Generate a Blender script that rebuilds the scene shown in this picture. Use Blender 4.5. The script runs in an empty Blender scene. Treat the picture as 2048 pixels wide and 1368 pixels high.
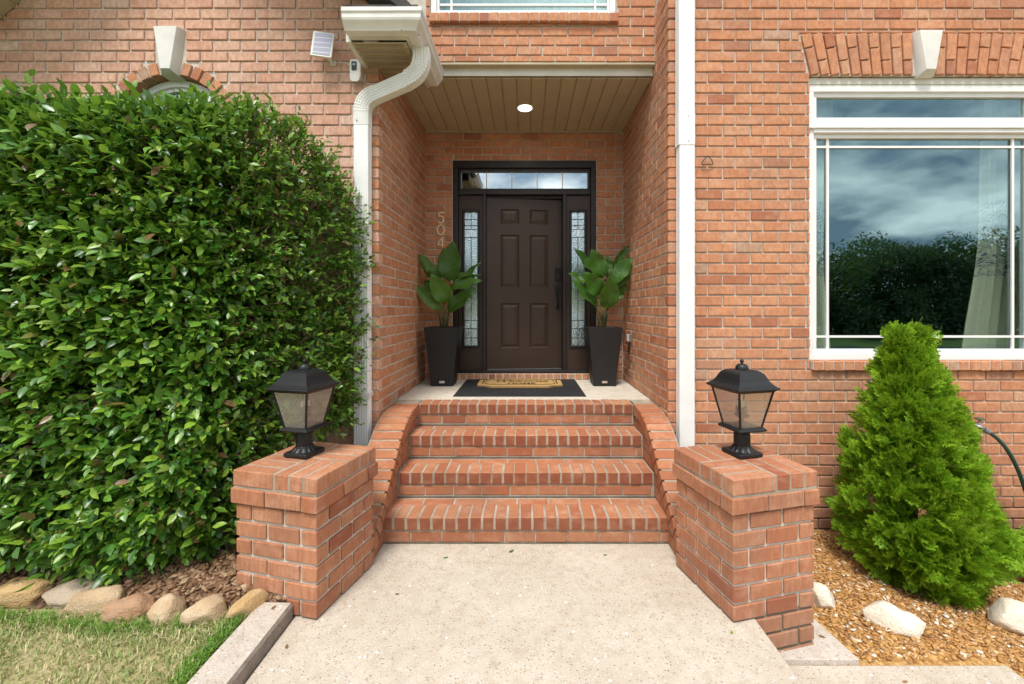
import bpy, bmesh, math, random
import numpy as np
from mathutils import Vector, Matrix, noise as mnoise
random.seed(7); RNG = np.random.default_rng(7)
R = math.radians
sc = bpy.context.scene
COL = sc.collection

# ------------------------------------------------------------------ camera
EYE = 1.566                      # eye height above the concrete pad
cam_d = bpy.data.cameras.new('camera'); cam = bpy.data.objects.new('camera', cam_d); COL.objects.link(cam)
cam.location = (0, 0, EYE); cam.rotation_euler = (R(90), 0, 0)
cam_d.sensor_width = 36; cam_d.lens = 36 * 862 / 2048
cam_d.shift_x = -28 / 2048; cam_d.shift_y = -67 / 2048
cam_d.clip_start = 0.05; cam_d.clip_end = 2000
sc.camera = cam

# ------------------------------------------------------------------ sky, sun, exposure
SUN_EL, SUN_AZ = 61, 196         # degrees; azimuth clockwise from +Y: the sun stands behind the camera, to the left
world = bpy.data.worlds.new('World'); sc.world = world; world.use_nodes = True
wn, wl = world.node_tree.nodes, world.node_tree.links
wn.clear()
w_out = wn.new('ShaderNodeOutputWorld'); w_bg = wn.new('ShaderNodeBackground'); w_bg.inputs[1].default_value = 0.076
sky = wn.new('ShaderNodeTexSky'); sky.sky_type = 'NISHITA'; sky.sun_disc = False
sky.sun_elevation = R(SUN_EL); sky.sun_rotation = R(SUN_AZ); sky.air_density = 1.0; sky.dust_density = 1.5
w_tc = wn.new('ShaderNodeTexCoord')
w_sep = wn.new('ShaderNodeSeparateXYZ'); wl.new(w_tc.outputs['Generated'], w_sep.inputs[0])
w_up = wn.new('ShaderNodeMath'); w_up.operation = 'ADD'; w_up.inputs[1].default_value = 0.22
w_abs = wn.new('ShaderNodeMath'); w_abs.operation = 'ABSOLUTE'
wl.new(w_sep.outputs[2], w_abs.inputs[0]); wl.new(w_abs.outputs[0], w_up.inputs[0])
w_div = wn.new('ShaderNodeVectorMath'); w_div.operation = 'DIVIDE'
w_cmb = wn.new('ShaderNodeCombineXYZ')
for i in range(3): wl.new(w_up.outputs[0], w_cmb.inputs[i])
wl.new(w_tc.outputs['Generated'], w_div.inputs[0]); wl.new(w_cmb.outputs[0], w_div.inputs[1])
w_n1 = wn.new('ShaderNodeTexNoise'); w_n1.inputs['Scale'].default_value = 1.5; w_n1.inputs['Detail'].default_value = 7; w_n1.inputs['Roughness'].default_value = 0.55
w_n2 = wn.new('ShaderNodeTexNoise'); w_n2.inputs['Scale'].default_value = 2.4; w_n2.inputs['Detail'].default_value = 6
wl.new(w_div.outputs[0], w_n1.inputs['Vector']); wl.new(w_div.outputs[0], w_n2.inputs['Vector'])
w_r1 = wn.new('ShaderNodeValToRGB'); w_r1.color_ramp.elements[0].position = 0.18; w_r1.color_ramp.elements[1].position = 0.50
w_r2 = wn.new('ShaderNodeValToRGB')                                   # cloud tones: grey-blue undersides to white
w_r2.color_ramp.elements[0].position = 0.40; w_r2.color_ramp.elements[0].color = (0.20, 0.26, 0.33, 1)
w_r2.color_ramp.elements[1].position = 0.66; w_r2.color_ramp.elements[1].color = (1, 0.99, 0.97, 1)
wl.new(w_n1.outputs[0], w_r1.inputs[0]); wl.new(w_n2.outputs[0], w_r2.inputs[0])
w_sc = wn.new('ShaderNodeMix'); w_sc.data_type = 'RGBA'; w_sc.blend_type = 'MULTIPLY'; w_sc.inputs[0].default_value = 1.0
w_sc.inputs[7].default_value = (14, 14, 14, 1); wl.new(w_r2.outputs[0], w_sc.inputs[6])
w_mix = wn.new('ShaderNodeMix'); w_mix.data_type = 'RGBA'
wl.new(w_r1.outputs[0], w_mix.inputs[0]); wl.new(sky.outputs[0], w_mix.inputs[6]); wl.new(w_sc.outputs[2], w_mix.inputs[7])
wl.new(w_mix.outputs[2], w_bg.inputs[0]); wl.new(w_bg.outputs[0], w_out.inputs[0])

sun_d = bpy.data.lights.new('sun', 'SUN'); sun = bpy.data.objects.new('sun', sun_d); COL.objects.link(sun)
sun_d.energy = 1.5; sun_d.angle = R(14); sun_d.color = (1, 0.96, 0.9)
_a = R(SUN_AZ); _sd = Vector((math.sin(_a) * math.cos(R(SUN_EL)), math.cos(_a) * math.cos(R(SUN_EL)), math.sin(R(SUN_EL))))
sun.rotation_euler = _sd.to_track_quat('Z', 'Y').to_euler(); sun.location = (-6, -8, 14)

sc.view_settings.view_transform = 'Standard'; sc.view_settings.look = 'None'
sc.view_settings.gamma = 1; sc.view_settings.use_curve_mapping = False
sc.view_settings.exposure = 1.34
sc.render.engine = 'CYCLES'
sc.cycles.use_denoising = True; sc.cycles.max_bounces = 8; sc.cycles.transparent_max_bounces = 12
sc.cycles.diffuse_bounces = 4; sc.cycles.glossy_bounces = 4; sc.cycles.caustics_reflective = False; sc.cycles.caustics_refractive = False

# ------------------------------------------------------------------ helpers
def tag(o, label=None, cat=None, group=None, kind=None):
    if label: o['label'] = label
    if cat: o['category'] = cat
    if group: o['group'] = group
    if kind: o['kind'] = kind
    return o

def empty(name, loc, label=None, cat=None, group=None, rz=0.0):
    o = bpy.data.objects.new(name, None); COL.objects.link(o)
    o.location = loc; o.rotation_euler = (0, 0, rz); o.empty_display_size = 0.1
    return tag(o, label, cat, group)

def attach(o, parent):
    """parent o, whose geometry is written in world coordinates"""
    o.parent = parent
    q = parent; m = Matrix.Identity(4)
    chain = []
    while q is not None: chain.append(q); q = q.parent
    for q in reversed(chain):
        if q.parent is not None: m = m @ q.matrix_parent_inverse
        m = m @ Matrix.LocRotScale(q.location, q.rotation_euler, q.scale)
    o.matrix_parent_inverse = m.inverted()

class MB:
    def __init__(s): s.v = []; s.f = []
    def add(s, vs, fs):
        n = len(s.v); s.v += [tuple(p) for p in vs]; s.f += [tuple(i + n for i in f) for f in fs]; return s
    def box(s, x0, x1, y0, y1, z0, z1):
        return s.add([(x0,y0,z0),(x1,y0,z0),(x1,y1,z0),(x0,y1,z0),(x0,y0,z1),(x1,y0,z1),(x1,y1,z1),(x0,y1,z1)],
                     [(0,3,2,1),(4,5,6,7),(0,1,5,4),(1,2,6,5),(2,3,7,6),(3,0,4,7)])
    def prism(s, bot, top):
        n = len(bot); fs = [tuple(range(n))[::-1], tuple(range(n, 2*n))]
        fs += [(i, (i+1) % n, n + (i+1) % n, n + i) for i in range(n)]
        return s.add(list(bot) + list(top), fs)
    def loft(s, rings, closed=True, caps=True):
        n = len(rings[0]); vs = [p for r in rings for p in r]; fs = []
        for k in range(len(rings) - 1):
            for i in range(n if closed else n - 1):
                j = (i + 1) % n; fs.append((k*n+i, k*n+j, (k+1)*n+j, (k+1)*n+i))
        if caps and closed: fs += [tuple(range(n))[::-1], tuple(range((len(rings)-1)*n, len(rings)*n))]
        return s.add(vs, fs)
    def lathe(s, c, prof, n=16):
        return s.loft([[(c[0]+r*math.cos(2*math.pi*i/n), c[1]+r*math.sin(2*math.pi*i/n), c[2]+z) for i in range(n)] for r, z in prof])
    def sphere(s, c, r, n=12, m=8):
        return s.lathe(c, [(max(1e-4, r*math.sin(math.pi*k/m)), -r*math.cos(math.pi*k/m)) for k in range(m+1)], n)
    def tube(s, path, r, n=8):
        path = [Vector(p) for p in path]; rings = []; up = Vector((0.13, 0.31, 0.94))
        for i, p in enumerate(path):
            t = (path[min(i+1, len(path)-1)] - path[max(i-1, 0)]).normalized()
            a = t.cross(up); a = a.normalized() if a.length > 1e-4 else t.cross(Vector((1,0,0))).normalized()
            b = t.cross(a); rr = r[i] if isinstance(r, (list, tuple)) else r
            rings.append([tuple(p + (a*math.cos(2*math.pi*k/n) + b*math.sin(2*math.pi*k/n))*rr) for k in range(n)])
        return s.loft(rings)

def fixnormals(me):
    bm = bmesh.new(); bm.from_mesh(me); bmesh.ops.recalc_face_normals(bm, faces=bm.faces); bm.to_mesh(me); bm.free()

def obj(name, mb, mat, parent=None, smooth=False, bevel=0, seg=2, fix=True):
    me = bpy.data.meshes.new(name)
    if isinstance(mb, MB): me.from_pydata(mb.v, [], mb.f)
    else: me.from_pydata(mb[0], [], mb[1])
    if fix: fixnormals(me)
    if smooth: me.shade_smooth()
    o = bpy.data.objects.new(name, me); COL.objects.link(o)
    if mat: me.materials.append(mat)
    if parent is not None: attach(o, parent)
    if bevel:
        m = o.modifiers.new('bevel', 'BEVEL'); m.width = bevel; m.segments = seg; m.limit_method = 'ANGLE'; m.angle_limit = R(40)
        if smooth is False: me.shade_smooth(); w = o.modifiers.new('wn', 'WEIGHTED_NORMAL'); w.keep_sharp = False
    return o

def np_obj(name, V, T, mat, parent=None, smooth=False):
    """V (n,3) vertices, T (m,3) triangles"""
    me = bpy.data.meshes.new(name); V = np.asarray(V, np.float32); T = np.asarray(T, np.int32); k = T.shape[1]
    me.vertices.add(len(V)); me.vertices.foreach_set('co', V.ravel())
    me.loops.add(T.size); me.loops.foreach_set('vertex_index', T.ravel())
    me.polygons.add(len(T)); me.polygons.foreach_set('loop_start', np.arange(0, T.size, k, dtype=np.int32))
    me.update(calc_edges=True); me.validate()
    if smooth: me.shade_smooth()
    o = bpy.data.objects.new(name, me); COL.objects.link(o)
    if mat: me.materials.append(mat)
    if parent is not None: attach(o, parent)
    return o

# ------------------------------------------------------------------ materials
M = {}
class NT:
    def __init__(s, name):
        s.m = bpy.data.materials.new(name); s.m.use_nodes = True; s.t = s.m.node_tree
        s.b = s.t.nodes['Principled BSDF']; s.out = s.t.nodes['Material Output']
    def n(s, kind, **kw):
        q = s.t.nodes.new('ShaderNode' + kind)
        for k, v in kw.items(): setattr(q, k, v)
        return q
    def l(s, a, b): s.t.links.new(a, b); return s
    def math(s, op, a, b=None, c=None):
        q = s.n('Math', operation=op)
        for i, x in enumerate((a, b, c)):
            if x is None: continue
            if isinstance(x, (int, float)): q.inputs[i].default_value = x
            else: s.l(x, q.inputs[i])
        return q.outputs[0]
    def mix(s, fac, a, b, mode='MIX'):
        q = s.n('Mix', data_type='RGBA', blend_type=mode)
        for i, x in ((0, fac), (6, a), (7, b)):
            if isinstance(x, (int, float)): q.inputs[i].default_value = x
            elif isinstance(x, tuple): q.inputs[i].default_value = (*x, 1) if len(x) == 3 else x
            else: s.l(x, q.inputs[i])
        return q.outputs[2]
    def ramp(s, fac, stops, interp='LINEAR'):
        q = s.n('ValToRGB'); q.color_ramp.interpolation = interp; e = q.color_ramp.elements
        while len(e) < len(stops): e.new(0.5)
        for i, (p, c) in enumerate(stops):
            e[i].position = p; c = (c, c, c) if isinstance(c, (int, float)) else c; e[i].color = (*c, 1)
        s.l(fac, q.inputs[0]); return q.outputs[0]
    def pos(s): return s.n('NewGeometry').outputs['Position']
    def map(s, v, scale=(1,1,1), off=None):
        q = s.n('Mapping'); q.inputs['Scale'].default_value = scale; s.l(v, q.inputs['Vector'])
        if off is not None: s.l(off, q.inputs['Location'])
        return q.outputs[0]
    def noise(s, v, scale, detail=3, rough=0.55):
        q = s.n('TexNoise'); q.inputs['Scale'].default_value = scale; q.inputs['Detail'].default_value = detail; q.inputs['Roughness'].default_value = rough
        if v is not None: s.l(v, q.inputs['Vector'])
        return q.outputs[0]
    def rand(s):
        """a random number for each object and, in joined meshes, for each island"""
        a = s.n('ObjectInfo').outputs['Random']; b = s.n('NewGeometry').outputs['Random Per Island']
        return s.math('FRACT', s.math('ADD', s.math('MULTIPLY', a, 7.31), s.math('MULTIPLY', b, 5.77)))
    def bump(s, h, strength=0.3, dist=0.004):
        q = s.n('Bump'); q.inputs['Strength'].default_value = strength; q.inputs['Distance'].default_value = dist
        s.l(h, q.inputs['Height']); s.l(q.outputs[0], s.b.inputs['Normal'])
    def set(s, color=None, rough=None, spec=None, metal=None, **kw):
        for key, v in (('Base Color', color), ('Roughness', rough), ('Specular IOR Level', spec), ('Metallic', metal)):
            if v is None: continue
            if isinstance(v, tuple): s.b.inputs[key].default_value = (*v, 1)
            elif isinstance(v, (int, float)): s.b.inputs[key].default_value = v
            else: s.l(v, s.b.inputs[key])
        return s.m

def brick_mat(name, cols, streak=(42, 42, 22), smudge=0.42, pale=0.3, dark_ends=0.0, grime=0.25):
    t = NT(name); r = t.rand(); p = t.pos()
    off = t.n('CombineXYZ')
    for i, k in enumerate((3.1, 7.7, 5.3)): t.l(t.math('MULTIPLY', r, k), off.inputs[i])
    c = t.ramp(r, cols)
    v = t.map(p, streak, off.outputs[0]); n1 = t.noise(v, 1.0, 4, 0.6)
    n2 = t.noise(t.map(p, (9, 9, 14), off.outputs[0]), 1.0, 4, 0.6)
    n3 = t.noise(t.map(p, (170, 170, 150)), 1.0, 3)
    c = t.mix(t.ramp(n1, [(0.38, smudge), (0.62, 0.0)]), c, (0.30, 0.105, 0.06))
    c = t.mix(t.ramp(n2, [(0.5, 0.0), (0.78, pale)]), c, (0.70, 0.50, 0.37))
    c = t.mix(t.ramp(n3, [(0.28, 0.5), (0.42, 0.0)]), c, (0.16, 0.055, 0.035))
    n4 = t.noise(t.map(p, (2.2, 2.2, 2.2)), 1.0, 3)
    c = t.mix(t.ramp(n4, [(0.46, 0.0), (0.75, grime)]), c, (0.19, 0.10, 0.07))
    zz = t.n('SeparateXYZ'); t.l(p, zz.inputs[0])                   # soil splashed on the lowest courses
    c = t.mix(t.ramp(t.math('ADD', zz.outputs[2], t.math('MULTIPLY', n4, 0.5)), [(0.05, 0.55), (0.38, 0.0)]), c, (0.23, 0.145, 0.10))
    if dark_ends:                                                  # hard-fired, darker brick ends
        ny = t.n('SeparateXYZ'); t.l(t.n('NewGeometry').outputs['True Normal'], ny.inputs[0])
        c = t.mix(t.math('MULTIPLY', t.math('LESS_THAN', ny.outputs[1], -0.8), t.ramp(n2, [(0.3, dark_ends), (0.7, dark_ends * 0.6)])), c, (0.20, 0.06, 0.032))
    t.bump(t.math('ADD', t.math('MULTIPLY', n1, 0.6), t.math('MULTIPLY', n3, 0.7)), 0.55, 0.004)
    return t.set(c, 0.88, 0.25)
WALLC = [(0.0,(0.539,0.235,0.120)),(0.22,(0.586,0.271,0.137)),(0.45,(0.614,0.308,0.170)),(0.62,(0.539,0.239,0.120)),(0.8,(0.577,0.331,0.203)),(0.91,(0.465,0.189,0.095)),(0.96,(0.391,0.152,0.083)),(1.0,(0.484,0.331,0.224))]
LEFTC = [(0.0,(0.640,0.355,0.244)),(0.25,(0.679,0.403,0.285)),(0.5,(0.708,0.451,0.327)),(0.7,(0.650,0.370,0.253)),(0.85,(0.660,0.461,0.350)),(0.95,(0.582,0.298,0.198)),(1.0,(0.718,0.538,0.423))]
STEPC = [(0.0,(0.384,0.152,0.072)),(0.3,(0.416,0.175,0.085)),(0.55,(0.440,0.198,0.098)),(0.8,(0.384,0.144,0.066)),(1.0,(0.336,0.118,0.054))]
M['brick'] = brick_mat('wall_brick', WALLC)
M['brick_left'] = brick_mat('lightened_wall_brick', LEFTC, smudge=0.36)  # pinker brick, its palette also lightened to offset the shade under the eave
M['brick_step'] = brick_mat('step_brick', STEPC, smudge=0.35, pale=0.3, grime=0.45)
M['brick_nosing'] = brick_mat('nosing_brick', STEPC, smudge=0.3, pale=0.35, dark_ends=0.9, grime=0.4)
M['brick_pier'] = brick_mat('pier_brick', [(0.0,(0.404,0.172,0.085)),(0.3,(0.447,0.202,0.104)),(0.6,(0.473,0.227,0.122)),(0.85,(0.413,0.168,0.081)),(0.94,(0.310,0.101,0.048)),(1.0,(0.292,0.092,0.044))], streak=(60, 60, 12), smudge=0.55, grime=0.5)

t = NT('mortar'); p = t.pos(); a = t.noise(p, 14, 4); b = t.noise(p, 240, 2)
c = t.ramp(a, [(0.3, (0.48, 0.44, 0.37)), (0.7, (0.66, 0.61, 0.53))]); c = t.mix(t.ramp(b, [(0.3, 0.5), (0.5, 0.0)]), c, (0.25, 0.22, 0.18))
s_ = t.n('SeparateXYZ'); t.l(p, s_.inputs[0])
low = t.ramp(t.math('ADD', s_.outputs[2], t.math('MULTIPLY', a, 0.05)), [(0.030, 0.85), (0.050, 0.0)])     # grime and moss in the lowest joints
c = t.mix(low, c, (0.10, 0.09, 0.06)); t.bump(b, 0.5, 0.003); M['mortar'] = t.set(c, 0.95, 0.2)

def concrete(name, c0, c1, chips=True, dirt=(0.30, 0.22, 0.15), stain=False):
    t = NT(name); p = t.pos()
    big = t.noise(p, 2.1, 5, 0.6); mid = t.noise(p, 16, 4); fine = t.noise(p, 190, 3)
    c = t.ramp(big, [(0.3, c0), (0.68, c1)])
    c = t.mix(t.ramp(mid, [(0.45, 0.0), (0.72, 0.35)]), c, dirt)
    h = fine
    if chips:
        for scl, thr, colr in ((95, 0.32, [(0.0,(0.54,0.42,0.30)),(0.25,(0.66,0.60,0.52)),(0.45,(0.36,0.26,0.18)),(0.65,(0.52,0.48,0.43)),(0.8,(0.60,0.44,0.30)),(0.92,(0.20,0.15,0.11))]),
                               (38, 0.2, [(0.0,(0.85,0.83,0.79)),(0.5,(0.70,0.62,0.52)),(0.8,(0.9,0.88,0.85)),(1.0,(0.45,0.33,0.22))])):
            vo = t.n('TexVoronoi'); vo.inputs['Scale'].default_value = scl; t.l(p, vo.inputs['Vector'])
            wn_ = t.n('TexWhiteNoise'); t.l(vo.outputs['Color'], wn_.inputs['Vector'])
            cc = t.ramp(wn_.outputs['Value'], colr, 'CONSTANT')
            wn2 = t.n('TexWhiteNoise', noise_dimensions='1D'); t.l(wn_.outputs['Value'], wn2.inputs['W'])
            inside = t.ramp(vo.outputs['Distance'], [(thr, 1.0), (thr + 0.12, 0.0)])
            keep = t.math('LESS_THAN', wn2.outputs['Value'], 0.70 if scl > 50 else 0.04)
            k = t.math('MULTIPLY', inside, keep)
            c = t.mix(t.math('MULTIPLY', k, 0.75), c, cc); h = t.math('ADD', h, t.math('MULTIPLY', k, 0.8))
    c = t.mix(t.ramp(fine, [(0.28, 0.65), (0.44, 0.0)]), c, (0.20, 0.15, 0.10))
    if stain:                                                      # soil stains on the upright faces
        ny = t.n('SeparateXYZ'); t.l(t.n('NewGeometry').outputs['True Normal'], ny.inputs[0])
        c = t.mix(t.math('MULTIPLY', t.math('GREATER_THAN', ny.outputs[0], 0.6), t.ramp(mid, [(0.3, 0.85), (0.75, 0.45)])), c, (0.13, 0.105, 0.08))
    t.bump(h, 0.5, 0.004)
    return t.set(c, 0.92, 0.25)
t = NT('step_mortar'); p = t.pos(); a = t.noise(p, 9, 5); b = t.noise(p, 220, 2)
c = t.ramp(a, [(0.28, (0.25, 0.205, 0.155)), (0.7, (0.44, 0.38, 0.30))]); c = t.mix(t.ramp(b, [(0.3, 0.5), (0.5, 0.0)]), c, (0.2, 0.16, 0.12))
s_ = t.n('SeparateXYZ'); t.l(p, s_.inputs[0]); low = t.ramp(t.math('ADD', s_.outputs[2], t.math('MULTIPLY', a, 0.05)), [(0.030, 0.85), (0.052, 0.0)])
c = t.mix(low, c, (0.10, 0.09, 0.06)); t.bump(b, 0.5, 0.003); M['mortar_step'] = t.set(c, 0.95, 0.2)
M['pad'] = concrete('exposed_aggregate', (0.455, 0.395, 0.32), (0.545, 0.485, 0.405))
M['kerb'] = concrete('kerb_concrete', (0.44, 0.39, 0.33), (0.54, 0.48, 0.42), stain=True)
M['porch'] = concrete('porch_concrete', (0.52, 0.47, 0.39), (0.62, 0.57, 0.49), chips=False)

def paint(name, col, rough=0.4, var=0.06, bump=0.0, spec=0.4, metal=0.0):
    t = NT(name); p = t.pos(); n = t.noise(p, 6, 4); d = tuple(x * (1 - var * 2.2) for x in col)
    c = t.mix(t.ramp(n, [(0.35, 1.0), (0.65, 0.0)]), col, d)
    if bump: t.bump(t.noise(p, 320, 2), bump, 0.002)
    return t.set(c, rough, spec, metal)
M['white'] = paint('white_vinyl', (0.80, 0.80, 0.78), 0.35, 0.03)
M['cream'] = paint('cream_aluminium', (0.66, 0.64, 0.55), 0.38, 0.05)
M['cream_white'] = paint('off_white_aluminium', (0.76, 0.75, 0.70), 0.38, 0.05)
M['soffit'] = paint('tan_vinyl_soffit', (0.46, 0.385, 0.25), 0.5, 0.04)
M['keystone'] = paint('cast_stone', (0.74, 0.72, 0.67), 0.8, 0.06, 0.4)
M['door'] = paint('brown_black_door_paint', (0.050, 0.029, 0.019), 0.42, 0.06, 0.08)
M['frame_dark'] = paint('dark_bronze_frame', (0.022, 0.016, 0.014), 0.4, 0.06)
M['black_metal'] = paint('black_powder_coat', (0.012, 0.012, 0.013), 0.45, 0.1, 0.15)
M['black_gloss'] = paint('black_gloss', (0.008, 0.008, 0.009), 0.15, 0.1)
M['planter'] = paint('black_resin', (0.014, 0.013, 0.013), 0.55, 0.1, 0.1)
M['rubber'] = paint('black_rubber', (0.018, 0.019, 0.021), 0.85, 0.15, 0.6)
M['chrome'] = paint('brushed_nickel', (0.75, 0.72, 0.68), 0.3, 0.03, 0, 0.5, 1.0)
M['brass'] = paint('pale_brass', (0.95, 0.80, 0.50), 0.35, 0.03, 0, 0.5, 0.0)
M['lead'] = paint('lead_came', (0.05, 0.055, 0.06), 0.45, 0.1, 0, 0.5, 0.5)
M['came_bevel'] = paint('clear_bevel', (0.75, 0.8, 0.82), 0.1, 0.05, 0, 0.8, 0.6)
M['shingle'] = paint('grey_shingle', (0.10, 0.09, 0.085), 0.95, 0.25, 0.8)
M['wire'] = paint('rusty_wire', (0.10, 0.055, 0.035), 0.7, 0.2)
M['zinc'] = paint('grey_zinc', (0.30, 0.31, 0.32), 0.45, 0.1, 0, 0.5, 0.7)
M['hose'] = paint('dark_green_hose', (0.022, 0.060, 0.045), 0.35, 0.1)
M['hose_tap'] = paint('green_tap_wheel', (0.12, 0.16, 0.07), 0.6, 0.2)
M['plastic_white'] = paint('white_plastic', (0.72, 0.71, 0.66), 0.4, 0.03)
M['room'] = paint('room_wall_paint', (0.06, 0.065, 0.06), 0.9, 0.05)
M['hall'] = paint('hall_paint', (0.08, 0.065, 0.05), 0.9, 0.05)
M['foundation'] = paint('painted_foundation', (0.03, 0.03, 0.03), 0.9, 0.2, 0.5)

t = NT('solar_cells'); p = t.pos(); s_ = t.n('SeparateXYZ'); t.l(p, s_.inputs[0])
ln = t.math('LESS_THAN', t.math('FRACT', t.math('MULTIPLY', s_.outputs[2], 24.0)), 0.13)
M['solar'] = t.set(t.mix(ln, (0.40, 0.40, 0.50), (0.75, 0.75, 0.78)), 0.15, 0.6)

def glass(name, refl, tint=(1,1,1), rough=0.0, bump=0.0, bscale=60):
    t = NT(name); g = t.n('BsdfGlossy'); g.inputs['Roughness'].default_value = rough; g.inputs['Color'].default_value = (*tint, 1)
    tr = t.n('BsdfTransparent'); tr.inputs['Color'].default_value = (0.80, 0.86, 0.84, 1); mx = t.n('MixShader')
    lw = t.n('LayerWeight'); lw.inputs['Blend'].default_value = 0.5                # two-sided Schlick term: no total reflection from behind
    f = t.math('MINIMUM', t.math('ADD', t.math('POWER', lw.outputs['Facing'], 5.0), refl), 1.0)
    t.l(f, mx.inputs[0]); t.l(tr.outputs[0], mx.inputs[1]); t.l(g.outputs[0], mx.inputs[2]); t.l(mx.outputs[0], t.out.inputs['Surface'])
    if bump:
        q = t.n('Bump'); q.inputs['Strength'].default_value = bump; q.inputs['Distance'].default_value = 0.01
        vo = t.n('TexVoronoi'); vo.inputs['Scale'].default_value = bscale; t.l(t.pos(), vo.inputs['Vector']); t.l(vo.outputs['Distance'], q.inputs['Height'])
        t.l(q.outputs[0], g.inputs['Normal'])
    else:                                                          # float glass is never quite flat
        q = t.n('Bump'); q.inputs['Strength'].default_value = 0.12; q.inputs['Distance'].default_value = 0.01
        t.l(t.noise(t.pos(), 2.6, 1), q.inputs['Height']); t.l(q.outputs[0], g.inputs['Normal'])
    return t.m
M['glass'] = glass('window_glass', 0.17, (0.66, 0.90, 0.95))
M['glass_transom'] = glass('transom_glass', 0.42, (0.85, 0.93, 0.97))
M['glass_textured'] = glass('textured_glass', 0.62, (0.80, 0.95, 0.98), 0.16, 0.22, 75)
t = NT('seeded_lantern_glass'); g = t.n('BsdfGlossy'); g.inputs['Roughness'].default_value = 0.12; tl = t.n('BsdfTransparent'); tl.inputs['Color'].default_value = (0.92, 0.89, 0.84, 1)
df = t.n('BsdfDiffuse'); df.inputs['Color'].default_value = (0.74, 0.69, 0.63, 1); mx1 = t.n('MixShader'); mx1.inputs[0].default_value = 0.13
mx2 = t.n('MixShader'); mx2.inputs[0].default_value = 0.10
t.l(tl.outputs[0], mx1.inputs[1]); t.l(df.outputs[0], mx1.inputs[2]); t.l(mx1.outputs[0], mx2.inputs[1]); t.l(g.outputs[0], mx2.inputs[2]); t.l(mx2.outputs[0], t.out.inputs['Surface'])
wv = t.noise(t.map(t.pos(), (160, 160, 12)), 1.0, 2); q = t.n('Bump'); q.inputs['Strength'].default_value = 0.5; q.inputs['Distance'].default_value = 0.006; t.l(wv, q.inputs['Height']); t.l(q.outputs[0], g.inputs['Normal']); t.l(q.outputs[0], df.inputs['Normal'])
M['glass_lantern'] = t.m

def leaf_mat(name, cols, rough=0.35, transl=0.25, tcol=(0.25, 0.45, 0.05), veins=False, spec=0.5):
    t = NT(name); r = t.rand(); c = t.ramp(r, cols); n = t.noise(t.pos(), 55, 2)
    c = t.mix(t.ramp(n, [(0.35, 0.35), (0.6, 0.0)]), c, tuple(x * 0.45 for x in cols[0][1]))
    if veins:
        uv = t.n('UVMap').outputs[0]; s_ = t.n('SeparateXYZ'); t.l(uv, s_.inputs[0])
        ax = t.math('ABSOLUTE', t.math('SUBTRACT', s_.outputs[0], 0.5))
        ph = t.math('SUBTRACT', t.math('MULTIPLY', s_.outputs[1], 9.0), t.math('MULTIPLY', ax, 7.0))
        vein = t.math('LESS_THAN', t.math('ABSOLUTE', t.math('SUBTRACT', t.math('FRACT', ph), 0.5)), 0.05)
        mid = t.math('LESS_THAN', ax, 0.02); vm = t.math('MAXIMUM', vein, mid)
        c = t.mix(t.math('MULTIPLY', vm, 0.5), c, (0.10, 0.20, 0.03))
        t.bump(t.math('SUBTRACT', 1.0, t.ramp(t.math('ABSOLUTE', t.math('SUBTRACT', t.math('FRACT', ph), 0.5)), [(0.0, 1.0), (0.35, 0.0)])), 0.5, 0.006)
    t.set(c, rough, spec)
    tr = t.n('BsdfTranslucent'); tr.inputs['Color'].default_value = (*tcol, 1); mx = t.n('MixShader'); mx.inputs[0].default_value = transl
    t.l(t.b.outputs[0], mx.inputs[1]); t.l(tr.outputs[0], mx.inputs[2]); t.l(mx.outputs[0], t.out.inputs['Surface'])
    return t.m
M['hedge_leaf'] = leaf_mat('hedge_leaf', [(0.0,(0.026,0.09,0.011)),(0.3,(0.06,0.18,0.018)),(0.55,(0.125,0.28,0.025)),(0.85,(0.25,0.41,0.035)),(0.955,(0.19,0.30,0.045)),(0.965,(0.20,0.10,0.04)),(1.0,(0.16,0.08,0.035))], 0.36, 0.2, spec=0.6)
M['cedar'] = leaf_mat('arborvitae_spray', [(0.0,(0.085,0.20,0.008)),(0.35,(0.16,0.33,0.012)),(0.7,(0.25,0.44,0.018)),(0.97,(0.33,0.49,0.03)),(1.0,(0.34,0.26,0.08))], 0.6, 0.28, (0.35, 0.55, 0.03), spec=0.25)
M['pot_leaf'] = leaf_mat('glossy_plant_leaf', [(0.0,(0.028,0.10,0.014)),(0.5,(0.05,0.155,0.016)),(1.0,(0.085,0.22,0.018))], 0.35, 0.22, (0.22, 0.42, 0.03), veins=True)
M['tree_leaf'] = leaf_mat('tree_leaf', [(0.0,(0.012,0.034,0.009)),(0.5,(0.022,0.055,0.012)),(1.0,(0.04,0.085,0.016))], 0.5, 0.2)
M['grass'] = leaf_mat('grass_blade', [(0.0,(0.66,0.56,0.34)),(0.28,(0.54,0.46,0.24)),(0.40,(0.38,0.42,0.15)),(0.75,(0.26,0.36,0.10)),(1.0,(0.13,0.25,0.05))], 0.6, 0.2, (0.4, 0.45, 0.12), spec=0.3)
M['grass_green'] = leaf_mat('grass_blade_green', [(0.0,(0.10,0.24,0.03)),(0.5,(0.16,0.32,0.04)),(1.0,(0.24,0.38,0.07))], 0.5, 0.25, spec=0.3)
M['bark'] = paint('bark', (0.13, 0.085, 0.055), 0.9, 0.3, 0.8)
M['stem'] = paint('plant_stem', (0.08, 0.10, 0.03), 0.6, 0.3, 0.3)
M['twig'] = paint('twig', (0.24, 0.17, 0.10), 0.8, 0.3, 0.3)
M['dry_leaf'] = paint('dry_leaf', (0.30, 0.15, 0.06), 0.7, 0.3)

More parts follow.
